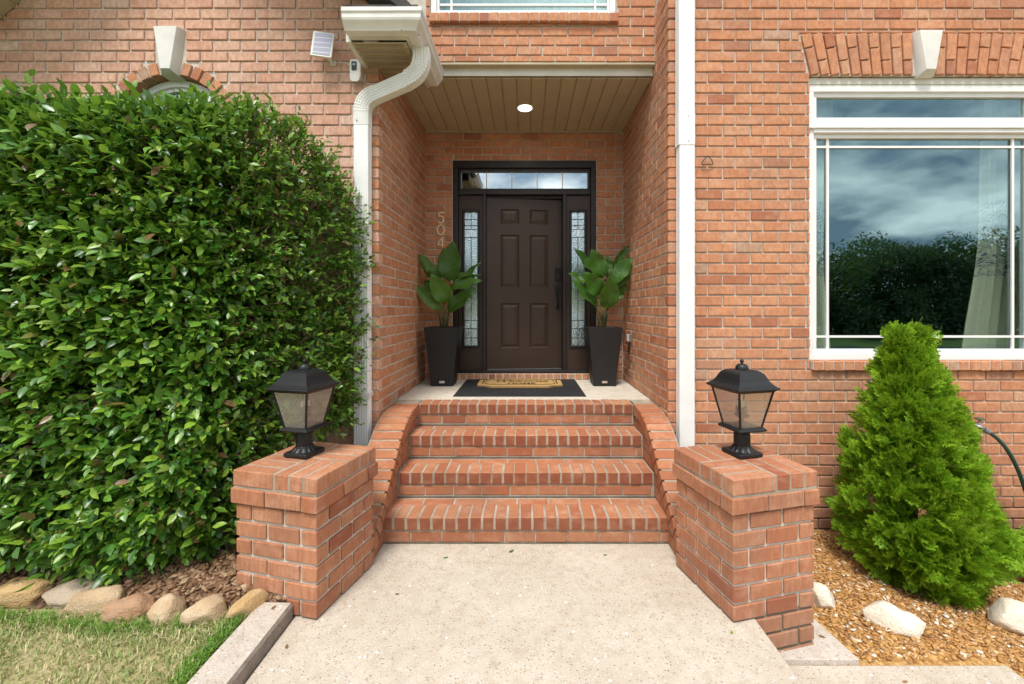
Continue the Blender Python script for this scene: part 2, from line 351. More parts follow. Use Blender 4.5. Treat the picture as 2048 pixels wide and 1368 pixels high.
def earthy(name, cols, scale=60, rough=0.95):
    t = NT(name); r = t.rand(); p = t.pos(); n = t.noise(p, scale, 4); c = t.ramp(r, cols)
    c = t.mix(t.ramp(n, [(0.35, 0.5), (0.6, 0.0)]), c, tuple(x * 0.4 for x in cols[0][1])); t.bump(n, 0.5, 0.004)
    return t.set(c, rough, 0.25)
M['chip'] = earthy('cedar_mulch_chip', [(0.0,(0.38,0.175,0.055)),(0.25,(0.52,0.27,0.09)),(0.5,(0.60,0.35,0.14)),(0.7,(0.33,0.155,0.06)),(0.86,(0.66,0.45,0.23)),(0.93,(0.80,0.70,0.54)),(1.0,(0.84,0.80,0.72))])
M['chip_dark'] = earthy('aged_mulch_chip', [(0.0,(0.16,0.085,0.045)),(0.4,(0.26,0.15,0.08)),(0.75,(0.34,0.21,0.12)),(1.0,(0.45,0.32,0.20))])
def soil(name, a, b, c2):
    t = NT(name); p = t.pos(); n = t.noise(p, 45, 5, 0.65); vo = t.n('TexVoronoi'); vo.inputs['Scale'].default_value = 70; t.l(p, vo.inputs['Vector'])
    wn_ = t.n('TexWhiteNoise'); t.l(vo.outputs['Color'], wn_.inputs['Vector'])
    c = t.ramp(wn_.outputs['Value'], [(0.0, a), (0.5, b), (1.0, c2)]); c = t.mix(t.ramp(n, [(0.35, 0.6), (0.6, 0.0)]), c, tuple(x * 0.4 for x in a))
    t.bump(n, 0.8, 0.012); return t.set(c, 0.95, 0.2)
M['mulch_bed'] = soil('mulch_bed', (0.34,0.17,0.05), (0.50,0.28,0.09), (0.62,0.38,0.15))
M['soil_bed'] = soil('soil_bed', (0.10,0.055,0.032), (0.17,0.10,0.06), (0.24,0.15,0.09))
M['turf'] = soil('turf_thatch', (0.34,0.27,0.14), (0.44,0.37,0.20), (0.28,0.27,0.11))
M['lawn'] = soil('far_lawn', (0.08,0.13,0.03), (0.11,0.17,0.04), (0.14,0.19,0.05))
M['asphalt'] = paint('asphalt', (0.05, 0.05, 0.052), 0.95, 0.2, 0.6)

def stone(name, c0, c1, c2):
    t = NT(name); r = t.n('ObjectInfo').outputs['Random']; p = t.pos()
    n = t.noise(t.map(p, (7, 7, 22)), 1.0, 5, 0.6); m_ = t.noise(p, 5, 3); f = t.noise(p, 120, 3)
    c = t.ramp(n, [(0.28, c0), (0.52, c1), (0.75, c2)]); c = t.mix(t.ramp(m_, [(0.5, 0.0), (0.72, 0.5)]), c, tuple(x * 0.5 for x in c0))
    c = t.mix(t.math('MULTIPLY', r, 0.25), c, c0); c = t.mix(t.ramp(f, [(0.3, 0.35), (0.45, 0.0)]), c, (0.2, 0.14, 0.09))
    t.bump(t.math('ADD', n, t.math('MULTIPLY', f, 0.9)), 0.7, 0.012); return t.set(c, 0.85, 0.25)
M['stone_tan'] = stone('river_stone', (0.40,0.27,0.15), (0.50,0.37,0.23), (0.56,0.45,0.32))
M['stone_red'] = stone('rusty_stone', (0.36,0.19,0.10), (0.44,0.26,0.15), (0.30,0.20,0.14))
M['stone_gold'] = stone('golden_stone', (0.44,0.27,0.11), (0.52,0.35,0.17), (0.55,0.42,0.25))
M['stone_grey'] = stone('grey_tan_stone', (0.30,0.24,0.18), (0.44,0.35,0.25), (0.36,0.30,0.24))
M['stone_white'] = stone('pale_boulder', (0.66,0.54,0.40), (0.76,0.67,0.54), (0.82,0.75,0.65))

t = NT('coir'); p = t.pos(); n = t.noise(p, 220, 3, 0.7); M_c = t.ramp(n, [(0.3, (0.30, 0.17, 0.06)), (0.6, (0.58, 0.38, 0.16))]); t.bump(n, 1.0, 0.006); M['coir'] = t.set(M_c, 0.95, 0.1)
t = NT('mat_print'); M['mat_print'] = t.set(t.mix(t.ramp(t.noise(t.pos(), 260, 3), [(0.3, 1.0), (0.7, 0.0)]), (0.03, 0.022, 0.015), (0.008, 0.008, 0.008)), 0.95, 0.1)

t = NT('curtain'); p = t.pos(); s_ = t.n('SeparateXYZ'); t.l(p, s_.inputs[0])
wv = t.n('TexNoise'); wv.inputs['Scale'].default_value = 6; wv.inputs['Detail'].default_value = 1; wv.inputs['Distortion'].default_value = 2.2; t.l(p, wv.inputs['Vector'])
sw = t.math('FRACT', t.math('MULTIPLY', wv.outputs[0], 7.0))
band = t.math('MULTIPLY', t.math('GREATER_THAN', s_.outputs[2], 1.85), t.math('LESS_THAN', s_.outputs[2], 2.5))
pat = t.math('MULTIPLY', band, t.ramp(sw, [(0.3, 0.0), (0.4, 0.85), (0.62, 0.85), (0.7, 0.1)]))
M['curtain'] = t.set(t.mix(pat, (0.82, 0.77, 0.62), (0.07, 0.13, 0.30)), 0.9, 0.1)
M['sheer'] = paint('pale_sheer_curtain', (0.72, 0.74, 0.74), 0.9, 0.03)
t = NT('lamp_glow'); e = t.n('Emission'); e.inputs['Color'].default_value = (1, 0.88, 0.70, 1); e.inputs['Strength'].default_value = 5; t.l(e.outputs[0], t.out.inputs['Surface']); M['glow'] = t.m

# ------------------------------------------------------------------ bricks
_bm_cache = {}
def brick_mesh(L, D, Hh, mat, var):
    key = (round(L, 2), round(D, 2), round(Hh, 3), mat.name, var)
    if key in _bm_cache: return _bm_cache[key]
    rr = random.Random(hash(key) & 0xffff)
    bm = bmesh.new(); bmesh.ops.create_cube(bm, size=1)
    for v in bm.verts:
        v.co.x *= key[0]; v.co.y *= key[1]; v.co.z *= Hh
        v.co.x += rr.uniform(-.0018, .0018); v.co.z += rr.uniform(-.0014, .0014); v.co.y += rr.uniform(-.0008, .0008)
    bmesh.ops.bevel(bm, geom=list(bm.edges), offset=0.0042, segments=1, affect='EDGES', profile=0.5)
    for v in bm.verts: v.co += Vector((rr.uniform(-1, 1), rr.uniform(-.5, .5), rr.uniform(-1, 1))) * 0.0007
    me = bpy.data.meshes.new('brick'); bm.to_mesh(me); bm.free()
    me.materials.append(mat); _bm_cache[key] = me
    return me

class Bricks:
    """collects single bricks: centre, axis along the length, outward normal; then makes them objects"""
    def __init__(s, mat): s.mat = mat; s.items = []
    def add(s, c, lx, out, L, D, Hh, jit=1.0):
        if L < 0.018 or Hh < 0.014: return
        lx = Vector(lx).normalized(); y = -Vector(out).normalized(); z = lx.cross(y).normalized()
        m = Matrix((lx, y, z)).transposed().to_4x4()
        c = Vector(c) + Vector(out).normalized() * random.uniform(-.0018, .0018) * jit
        e = Matrix.Rotation(R(random.uniform(-.35, .35)) * jit, 4, 'Y') @ Matrix.Rotation(R(random.uniform(-.3, .3)) * jit, 4, 'Z')
        s.items.append((Matrix.Translation(c) @ m @ e, L, D, Hh, c.copy(), Vector(out).normalized()))
    def emit(s, parent, limit=300, seen=lambda c: True, name='brick', rest='brickwork'):
        def score(it):
            c, out = it[4], it[5]; d = c - Vector((0, 0, EYE)); 
            px = 1052 + 862 * c.x / max(c.y, .3); py = 617 - 862 * (c.z - EYE) / max(c.y, .3)
            vis = (-20 < px < 2068 and -20 < py < 1388 and d.dot(out) < 0 and seen(c))
            return it[1] * it[3] * max(0.0, -d.normalized().dot(out)) / d.length_squared * (1 if vis else 1e-4)
        order = sorted(s.items, key=score, reverse=True)
        one, many = order[:limit], order[limit:]
        one = [i for i in one if score(i) > 1e-5 or len(order) <= limit] or one
        many = [i for i in order if i not in one] if len(one) != min(limit, len(order)) else many
        for it in one:
            o = bpy.data.objects.new(name, brick_mesh(it[1], it[2], it[3], s.mat, random.randrange(4))); COL.objects.link(o)
            attach(o, parent); o.matrix_basis = it[0]
        if many:
            V = []; F = []; n = 0
            for it in many:
                me = brick_mesh(it[1], it[2], it[3], s.mat, random.randrange(4))
                co = np.empty(len(me.vertices) * 3, np.float32); me.vertices.foreach_get('co', co); co = co.reshape(-1, 3)
                mm = np.array(it[0]); V.append(co @ mm[:3, :3].T + mm[:3, 3])
                F += [tuple(v + n for v in p.vertices) for p in me.polygons]; n += len(co)
            o = obj(rest, (np.concatenate(V).tolist(), F), s.mat, parent, fix=False); o['kind'] = 'stuff'

CO = 0.0851; JT = 0.0125; BL = 0.2225; HD = 0.0995     # course, joint, brick pitch, header pitch
Z0 = 4.0535 - 58 * CO                                   # course grid (tops of joints)
YF, YU, YB = 3.45, 3.80, 5.06
XL, XR = -1.18, 1.14
PORCH = 0.732
def rect_minus(x0, x1, z0, z1, holes):
    """pieces of the rectangle outside the holes"""
    out = [(x0, x1, z0, z1)]
    for (a, b, c, d) in holes:
        nxt = []
        for (p, q, r, s) in out:
            if q <= a or p >= b or s <= c or r >= d: nxt.append((p, q, r, s)); continue
            if p < a: nxt.append((p, a, r, s))
            if q > b: nxt.append((b, q, r, s))
            lo, hi = max(p, a), min(q, b)
            if s > d: nxt.append((lo, hi, d, s))
            if r < c: nxt.append((lo, hi, r, c))
        out = nxt
    return out

def face_rows(B, origin, lx, out, a0, a1, zlo, zhi, holes=(), start=0, first=None, phase=0.0, depth=0.09, holef=None):
    """stretcher courses on a face; a runs along lx from origin. first(k) -> length already taken by the corner brick"""
    lx = Vector(lx); o = Vector(origin); outv = Vector(out)
    k0 = int(math.floor((zlo - Z0) / CO)); k1 = int(math.ceil((zhi - Z0) / CO))
    for k in range(k0, k1):
        z0, z1 = Z0 + k * CO + JT / 2, Z0 + (k + 1) * CO - JT / 2
        z0, z1 = max(z0, zlo), min(z1, zhi)
        if z1 - z0 < .014: continue
        a = a0 + (first(k) if first else 0)
        ln = BL if first else (BL if (k + start) % 2 else BL / 2)
        if not first: ln += phase
        while a < a1 - .012:
            e = min(a + ln - JT + random.uniform(-.0015, .0015), a1)
            hs = list(holes) + (list(holef(z0, z1)) if holef else [])
            for (p, q, r, s) in rect_minus(a, e, z0, z1, hs):
                c = o + lx * ((p + q) / 2) - outv * (depth / 2); c.z = (r + s) / 2
                B.add(c, lx, outv, q - p, depth, s - r)
            a += ln; ln = BL

def slab(mb, axis, const, thick, a0, a1, z0, z1, holes):
    for (p, q, r, s) in rect_minus(a0, a1, z0, z1, holes):
        if axis == 'y': mb.box(p, q, const, const + thick, r, s)
        else: mb.box(min(const, const + thick), max(const, const + thick), p, q, r, s)

house = empty('brick_house', (0, YB, 0), 'orange brick house front with a recessed porch and dark brown door', 'house')
RC = 0.0115   # how far the mortar lies behind the brick faces

# ---- left wing, front wall with an arched window
ACX, ACZ, ARI, ARO = -2.85, 2.983, 0.455, 0.56
def arch_holes(z0, z1):
    out = [(ACX - ARI - .01, ACX + ARI + .01, -1, ACZ)]
    for zz in ((z0 + z1) / 2,):
        d = max(0, min(abs(z0 - ACZ), abs(z1 - ACZ))) if z1 > ACZ else 0
        dm = abs(zz - ACZ)
        if z1 > ACZ and dm < ARO + .005: h = math.sqrt(max(0, (ARO + .006) ** 2 - dm ** 2)); out.append((ACX - h, ACX + h, z0 - 1, z1 + 1))
    out.append((ACX - .125, ACX + .125, ACZ + .5, 3.80))
    return out
ARCH_HOLE = [(ACX - ARI - .01, ACX + ARI + .01, 0.95, ACZ)]
mb = MB(); slab(mb, 'y', YF + RC, .25, -5.4, XL - RC, -.6, ACZ, [(ACX - ARI - .012, ACX + ARI + .012, 0.95, 5)])
mb.box(-5.4, ACX - .62, YF + RC, YF + .25, ACZ, 4.75); mb.box(ACX + .62, XL - RC, YF + RC, YF + .25, ACZ, 4.75); mb.box(ACX - .62, ACX + .62, YF + RC, YF + .25, ACZ + .62, 4.75)
N = 28
def sq(a):                                                       # point of a square frame of half size .62 at the angle a
    c, s = math.cos(a), math.sin(a); k = .62 / max(abs(c), abs(s)); return (ACX + c * k, ACZ + s * k)
for i in range(N):
    a, b = math.pi * i / N, math.pi * (i + 1) / N
    ring = lambda y: [(ACX + (ARI + .012) * math.cos(a), y, ACZ + (ARI + .012) * math.sin(a)), (sq(a)[0], y, sq(a)[1]), (sq(b)[0], y, sq(b)[1]), (ACX + (ARI + .012) * math.cos(b), y, ACZ + (ARI + .012) * math.sin(b))]
    mb.prism(ring(YF + RC), ring(YF + .25))
wall_l = obj('wall', mb, M['mortar'], house); wall_l['label'] = 'left wing wall with an arched window above the hedge'
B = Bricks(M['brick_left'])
def gable(z0, z1): return arch_holes(z0, z1) + [(-9, -2.73 - (5.33 - z1) / .93, z0 - 1, z1 + 1)]
face_rows(B, (XL, YF, 0), (-1, 0, 0), (0, -1, 0), 0, 4.1, -.3, 4.45, first=lambda k: 0 if k % 2 else HD,
          holef=lambda a, b: [(XL - q, XL - p, r, s) for (p, q, r, s) in gable(a, b)])
B.emit(wall_l, 300, lambda c: c.z > 2.55 - max(0, (c.x + 1.9)) * .5)

# ---- right wing, front wall with the big window
RWX0, RWX1, RWZ0, RWZ1 = 2.273, 4.165, 1.072, 3.435
JA0, JA1 = 3.435, 3.765                                          # jack arch
def r_holes(z0, z1):
    out = [(RWX0, RWX1, RWZ0, RWZ1)]
    zc = (z0 + z1) / 2
    if z1 > JA0 and z0 < JA1: d = .075 * min(1, max(0, (zc - JA0) / (JA1 - JA0))); out.append((RWX0 - d - .008, RWX1 + d + .008, JA0, JA1 + .008))
    return out
mb = MB(); slab(mb, 'y', YF + RC, .24, XR + RC, 5.8, -.7, 4.75, [(RWX0, RWX1, RWZ0, RWZ1)])
mb.box(RWX0, RWX1, YF + .02, YF + .24, JA0 + .001, JA0 + .03)
wall_r = obj('wall', mb, M['mortar'], house); wall_r['label'] = 'right wing wall with the large white window'
B = Bricks(M['brick'])
face_rows(B, (XR, YF, 0), (1, 0, 0), (0, -1, 0), 0, 4.4, -.37, 4.45, first=lambda k: 0 if k % 2 else HD,
          holef=lambda a, b: [(p - XR, q - XR, r, s) for (p, q, r, s) in r_holes(a, b)])
B.emit(wall_r, 300)
obj('foundation', MB().box(XR + .02, 5.8, YF + .004, YF + .24, -.9, -.372), M['foundation'], house)

# ---- porch side walls (corner courses alternate with the front walls)
for side, X, n in ((-1, XL, 'left'), (1, XR, 'right')):
    top = 4.45 if side == 1 else 4.2
    mb = MB(); w0, w1 = (X - .24, X - .0045) if side == -1 else (X + .0045, X + .24)
    mb.box(w0, w1, YF + .25 if side == -1 else YF + .241, YB + .25, -.5, 3.72)
    mb.box(w0, w1, YF + .035, YF + .25, -.5, top); 
    if side == 1: mb.box(w0, w1, YF + .25, YU + .2, 3.721, top)
    w = obj('wall', mb, M['mortar'], house); w['label'] = n + ' side wall of the porch recess'
    B = Bricks(M['brick']); out = (-side, 0, 0)
    for k in range(int(-.3 / CO) - 2, 60):
        z0, z1 = Z0 + k * CO + JT / 2, Z0 + (k + 1) * CO - JT / 2
        if z1 < -.3 or z0 > top: continue
        zc = (z0 + z1) / 2; yend = YB if zc < 3.70 else YU
        if k % 2 == 0:                                           # corner header: the end of a brick that runs along the side wall
            B.add((X + side * .0435, YF + (BL - JT) / 2, zc), (0, 1, 0), out, BL - JT, .087, z1 - z0)
            a = YF + BL
        else: a = YF + .0985
        while a < yend - .02:
            e = min(a + BL - JT, yend); c = (X + side * .045, (a + e) / 2, zc)
            if zc > PORCH - .05 or e < 4.0: B.add(c, (0, 1, 0), out, e - a, .09, z1 - z0)
            a += BL
    B.emit(w, 300)

# ---- porch back wall round the door
DX0, DX1, DZ0, DZ1 = -.863, .827, .80, 3.309
mb = MB(); slab(mb, 'y', YB + RC, .22, XL - .02, XR + .02, .5, 3.72, [(DX0, DX1, DZ0, DZ1)])
wall_b = obj('wall', mb, M['mortar'], house); wall_b['label'] = 'back wall of the porch recess round the door'
B = Bricks(M['brick'])
face_rows(B, (XL, YB, 0), (1, 0, 0), (0, -1, 0), .006, XR - XL - .006, PORCH + .006, 3.64, holes=[(DX0 - XL - .006, DX1 - XL + .006, DZ0 - 1, DZ1 + .006)], start=1)
B.emit(wall_b, 300)

# ---- wall above the porch
UWX0, UWX1, UWZ = -.85, .80, 4.075
mb = MB(); slab(mb, 'y', YU + RC, .2, XL - .02, XR + .01, 3.752, 4.85, [(UWX0, UWX1, UWZ, 5.5)])
wall_u = obj('wall', mb, M['mortar'], house); wall_u['label'] = 'brick wall band above the porch'
B = Bricks(M['brick'])
face_rows(B, (XL, YU, 0), (1, 0, 0), (0, -1, 0), .3, XR - XL - .004, 3.744, 4.62, holes=[(UWX0 - XL - .004, UWX1 - XL + .004, UWZ, 6)], start=1, phase=.03)
B.emit(wall_u, 300)

# ------------------------------------------------------------------ windows
def sill_row(parent, x0, x1, yface, ztop, proj=.035, n=None, h=.074):
    B = Bricks(M['brick']); n = n or round((x1 - x0) / .0835); p = (x1 - x0) / n
    for i in range(n):
        B.add((x0 + p * (i + .5), yface - proj + .06, ztop - h / 2 - random.uniform(0, .003)), (1, 0, 0), (0, -1, 0), p - .0105, .12, h, .6)
    B.emit(parent, 300, name='sill_brick')
    obj('sill_mortar', MB().box(x0 + .003, x1 - .003, yface - proj + .009, yface + .08, ztop - h + .004, ztop - .006), M['mortar'], parent)

def ring_frame(x0, x1, z0, z1, w, y0, y1):
    return MB().box(x0, x1, y0, y1, z1 - w, z1).box(x0, x1, y0, y1, z0, z0 + w).box(x0, x0 + w, y0 + .0007, y1 - .0007, z0 + w, z1 - w).box(x1 - w, x1, y0 + .0007, y1 - .0007, z0 + w, z1 - w)

# big right window
win = obj('window', ring_frame(RWX0 + .004, RWX1 - .004, 1.150, 3.372, .052, YF + .035, YF + .13), M['white'], house, bevel=.003); win['label'] = 'large white window with a narrow upper light'
obj('lintel_trim', MB().box(RWX0 + .002, RWX1 - .002, YF + .03, YF + .13, 3.374, 3.43), M['cream'], win, bevel=.006)
obj('transom_bar', MB().box(RWX0 + .05, RWX1 - .05, YF + .028, YF + .13, 2.985, 3.085), M['white'], win, bevel=.006)
obj('transom_bar', MB().box(RWX0 + .004, RWX1 - .004, YF + .015, YF + .10, 3.018, 3.055), M['white'], win, bevel=.004)
for z0, z1 in ((1.2005, 2.9865), (3.0835, 3.3215)):
    obj('sash_frame', ring_frame(RWX0 + .0545, RWX1 - .0545, z0, z1, .036, YF + .055, YF + .115), M['white'], win, bevel=.003)
    obj('pane', MB().box(RWX0 + .089, RWX1 - .089, YF + .080, YF + .084, z0 + .034, z1 - .034), M['glass'], win)
for X in (2.461, 3.973): obj('muntin', MB().box(X - .010, X + .010, YF + .066, YF + .0785, 1.236, 2.951), M['white'], win)
for Z in (1.337, 2.885): obj('muntin', MB().box(RWX0 + .09, RWX1 - .09, YF + .0675, YF + .0795, Z - .009, Z + .009), M['white'], win)
sill_row(win, RWX0 + .006, RWX1 + .1, YF, 1.149)
# jack arch with key stone
KX = 3.185; B = Bricks(M['brick']); k = 0
def splay(u, zz):                                                # u: position along the bottom edge, leaning outwards with height
    f = (zz - JA0) / (JA1 - JA0); d = (u - KX) / (KX - RWX0); return u + d * .078 * f
nv = 10; p = (KX - .085 - RWX0) / nv
for sgn in (-1, 1):
    for i in range(nv):
        u = RWX0 + p * (i + .5) if sgn == -1 else KX + .085 + p * (i + .5)
        lean = math.atan2(splay(u, JA1) - splay(u, JA0), JA1 - JA0)
        cut = JA0 + (.115 if i % 2 else .215)
        for z0, z1 in ((JA0 + .002, cut - .005), (cut + .005, JA1)):
            zc = (z0 + z1) / 2; c = Vector((splay(u, zc), YF + .042, zc)); ax = Vector((math.sin(lean), 0, math.cos(lean)))
            B.add(c, ax, (0, -1, 0), (z1 - z0) / math.cos(lean), .10, p * 1.0 - .0145 + .0075 * (zc - JA0) / .3, .7)
B.emit(win, 300, name='arch_brick')
def keystone(cx, z0, z1, w0, w1, parent, y=YF, d=.06):
    a = [(cx - w0/2, y, z0), (cx + w0/2, y, z0), (cx + w1/2, y, z1), (cx - w1/2, y, z1)]; i = .028
    f = [(cx - w0/2 + i, y - d, z0 + i * 1.2), (cx + w0/2 - i, y - d, z0 + i * 1.2), (cx + w1/2 - i, y - d, z1 - .004), (cx - w1/2 + i, y - d, z1 - .004)]
    b = [(q[0], y + .08, q[2]) for q in a]
    obj('keystone', MB().loft([b, a, f]), M['keystone'], parent, bevel=.003)
keystone(KX + .015, JA0 - .012, JA1 + .004, .13, .238, win, d=.05)

# window above the porch
win = obj('window', ring_frame(UWX0 + .003, UWX1 - .003, 4.156, 5.4, .05, YU + .03, YU + .12), M['white'], house, bevel=.003); win['label'] = 'white window above the porch'
obj('sash_frame', ring_frame(UWX0 + .054, UWX1 - .054, 4.2075, 5.348, .022, YU + .05, YU + .11), M['white'], win, bevel=.002)
obj('pane', MB().box(UWX0 + .075, UWX1 - .075, YU + .075, YU + .079, 4.228, 5.33), M['glass'], win)
for X in (-.668, .619): obj('muntin', MB().box(X - .009, X + .009, YU + .061, YU + .073, 4.229, 5.327), M['white'], win)
obj('muntin', MB().box(UWX0 + .076, UWX1 - .076, YU + .0625, YU + .0738, 4.281, 4.299), M['white'], win)
sill_row(win, UWX0 + .002, UWX1 + .012, YU, 4.153, .04, 19, .076)

# arched window of the left wing
def arc_ring(r0, r1, y0, y1, n=28):
    rings = []
    for i in range(n + 1):
        a = math.pi * i / n; c, s = math.cos(a), math.sin(a)
        rings.append([(ACX + r0*c, y0, ACZ + r0*s), (ACX + r1*c, y0, ACZ + r1*s), (ACX + r1*c, y1, ACZ + r1*s), (ACX + r0*c, y1, ACZ + r0*s)])
    return MB().loft(rings)
mb = arc_ring(ARI - .055, ARI - .004, YF + .08, YF + .16)
for s in (-1, 1): mb.box(*sorted((ACX + s * (ARI - .055), ACX + s * (ARI - .004))), YF + .08, YF + .16, 1.0, ACZ - .001)
mb.box(ACX - ARI + .004, ACX + ARI - .004, YF + .08, YF + .16, .96, 1.0)
win = obj('window', mb, M['white'], house); win['label'] = 'arched white window above the hedge'
obj('sash_frame', arc_ring(ARI - .085, ARI - .0555, YF + .10, YF + .15), M['white'], win)
pts = [(ACX + (ARI - .08) * math.cos(math.pi * i / 24), ACZ + (ARI - .08) * math.sin(math.pi * i / 24)) for i in range(25)] + [(ACX - ARI + .08, 1.0), (ACX + ARI - .08, 1.0)]
obj('pane', MB().prism([(x, YF + .124, z) for x, z in pts], [(x, YF + .128, z) for x, z in pts]), M['glass'], win)
obj('muntin', MB().box(ACX - .009, ACX + .009, YF + .11, YF + .122, 1.0, ACZ + ARI - .085), M['white'], win)
for Z in (1.65, 2.32, 2.983): obj('muntin', MB().box(ACX - ARI + .085, ACX + ARI - .085, YF + .1085, YF + .1205, Z - .009, Z + .009), M['white'], win)
B = Bricks(M['brick']); n = 18
for i in range(n):
    a = math.pi * (i + .5) / n; rad = Vector((math.cos(a), 0, math.sin(a))); c = Vector((ACX, 0, ACZ)) + rad * (ARI + ARO) / 2; c.y = YF + .048
    if abs(a - math.pi / 2) < .1: continue
    B.add(c, rad, (0, -1, 0), ARO - ARI - .004, .11, math.pi * ARI / n - .011, .6)
B.emit(win, 300, name='arch_brick')
keystone(ACX, ACZ + .445, 3.80, .13, .24, win, d=.05)

# ------------------------------------------------------------------ door set
Y_ = YB
frame = MB().box(DX0, DX1, Y_ + .012, Y_ + .17, 3.225, DZ1)                     # head
frame.box(DX0, DX0 + .062, Y_ + .0125, Y_ + .17, .832, 3.2245).box(DX1 - .062, DX1, Y_ + .0125, Y_ + .17, .832, 3.2245)
frame.box(DX0 + .0625, DX1 - .0625, Y_ + .03, Y_ + .16, 2.915, 2.958)            # bar under the transom light
dfm = obj('door_frame', frame, M['frame_dark'], house, bevel=.004); dfm['label'] = 'dark bronze door frame with side lights and transom'
SL = (-.7995, -.512); SRt = (.477, .7645)
for x0 in (-.511, .436): obj('mullion', MB().box(x0, x0 + .040, Y_ + .028, Y_ + .165, .832, 2.9145), M['frame_dark'], dfm, bevel=.004)
obj('transom_frame', ring_frame(DX0 + .0635, DX1 - .0635, 2.9585, 3.224, .030, Y_ + .045, Y_ + .13), M['frame_dark'], dfm, bevel=.004)
obj('transom_pane', MB().box(DX0 + .09, DX1 - .09, Y_ + .085, Y_ + .089, 2.985, 3.197), M['glass_transom'], dfm)
for i in range(1, 5):
    X = DX0 + .09 + (DX1 - DX0 - .18) * i / 5
    obj('muntin', MB().box(X - .005, X + .005, Y_ + .0765, Y_ + .0835, 2.989, 3.193), M['brass'], dfm)
obj('threshold', MB().box(DX0 + .064, DX1 - .064, Y_ + .02, Y_ + .20, .805, .8315), M['frame_dark'], dfm, bevel=.004)
obj('jamb_stop', MB().box(-.47, .435, Y_ + .10, Y_ + .164, 2.884, 2.9145), M['frame_dark'], dfm)
for a, b in (SL, SRt):
    gx0, gx1, gz0, gz1 = (a + b) / 2 - .0755, (a + b) / 2 + .0755, 1.124, 2.716
    obj('side_panel', ring_frame(a + .001, b - .001, .834, 2.9135, .06, Y_ + .075, Y_ + .12).box(a + .0612, gx0 - .028, Y_ + .0765, Y_ + .119, .895, 2.853).box(gx1 + .028, b - .0612, Y_ + .0765, Y_ + .119, .895, 2.853)
        .box(gx0 - .0275, gx1 + .0275, Y_ + .077, Y_ + .118, .895, gz0 - .027).box(gx0 - .0275, gx1 + .0275, Y_ + .077, Y_ + .118, gz1 + .027, 2.853), M['door'], dfm)
    obj('glass_bead', ring_frame(gx0 - .028, gx1 + .028, gz0 - .028, gz1 + .028, .028, Y_ + .062, Y_ + .115), M['frame_dark'], dfm, bevel=.008)
    obj('sidelight_pane', MB().box(gx0 - .004, gx1 + .004, Y_ + .096, Y_ + .102, gz0 - .004, gz1 + .004), M['glass_textured'], dfm)
    xc = (gx0 + gx1) / 2; w = .0035
    came = MB().box(xc - w, xc + w, Y_ + .0905, Y_ + .0945, gz0, gz1)
    for z in (gz1 - .085, gz1 - .16, gz1 - .205, gz1 - .30, gz0 + .30, gz0 + .20, gz0 + .09): came.box(gx0, gx1, Y_ + .091, Y_ + .0955, z - w, z + w)
    obj('came', came, M['lead'], dfm)
    for z in (gz1 - .252, gz0 + .25): obj('glass_bevel', MB().box(xc - .010, xc + .010, Y_ + .087, Y_ + .095, z - .045, z + .045), M['came_bevel'], dfm, bevel=.004)
# brick sill under the door
B = Bricks(M['brick']); n = 20
for i in range(n): B.add((DX0 + (DX1 - DX0) * (i + .5) / n, Y_ + .045, .767), (1, 0, 0), (0, -1, 0), (DX1 - DX0) / n - .011, .13, .062, .6)
B.emit(dfm, 300, name='sill_brick')
obj('sill_mortar', MB().box(DX0, DX1, Y_ - .010, Y_ + .2, .70, .794), M['mortar'], dfm)

# the six-panel door, standing slightly ajar
DW, DH, DT = .905, 2.034, .045
hinge = Vector((-.4685, Y_ + .075, .846))
def slab_door():
    mb = MB(); xs = [0, .167, .388, .516, .737, DW]; zs = [0, .248, .782, .972, 1.602, 1.733, 1.909, DH]
    for i in range(5):
        for j in range(7):
            x0, x1, z0, z1 = xs[i], xs[i+1], zs[j], zs[j+1]
            if i in (1, 3) and j in (1, 3, 5):
                rings = [];
                for ins, dep in ((0, 0), (.010, .011), (.016, .012), (.022, .007), (.050, .001), (.050, .001)):
                    rings.append([(x0 + ins, dep, z0 + ins), (x1 - ins, dep, z0 + ins), (x1 - ins, dep, z1 - ins), (x0 + ins, dep, z1 - ins)])
                n0 = len(mb.v); mb.add([q for r_ in rings[:-1] for q in r_], [(k*4+a, k*4+(a+1) % 4, (k+1)*4+(a+1) % 4, (k+1)*4+a) for k in range(4) for a in range(4)] + [(16, 17, 18, 19)])
            else: mb.add([(x0, 0, z0), (x1, 0, z0), (x1, 0, z1), (x0, 0, z1)], [(0, 1, 2, 3)])
    mb.add([(0,0,0),(DW,0,0),(DW,0,DH),(0,0,DH),(0,DT,0),(DW,DT,0),(DW,DT,DH),(0,DT,DH)], [(4,7,6,5),(0,4,5,1),(1,5,6,2),(2,6,7,3),(3,7,4,0)])
    return mb
DA = R(5.2); DM = Matrix.Translation(hinge) @ Matrix.Rotation(DA, 4, 'Z')
def dtr(mb): mb.v = [tuple(DM @ Vector(q)) for q in mb.v]; return mb
door = obj('front_door', dtr(slab_door()), M['door'], house); door['label'] = 'dark brown six-panel front door standing slightly ajar'
obj('door_sweep', dtr(MB().box(.004, DW - .004, -.006, DT + .004, -.010, -.001)), M['zinc'], door)
hx = .853
kp = obj('keypad_lock', dtr(MB().box(hx - .034, hx + .034, -.024, -.0005, 1.051, 1.212)), M['black_metal'], door, bevel=.006)
def disc(x, z, r, y0, y1, n=20): return MB().loft([[(x + r*math.cos(2*math.pi*i/n), y, z + r*math.sin(2*math.pi*i/n)) for i in range(n)] for y in (y1, y0)])
obj('thumb_turn', dtr(disc(hx, 1.090, .024, -.040, -.0245)), M['black_metal'], door, bevel=.004)
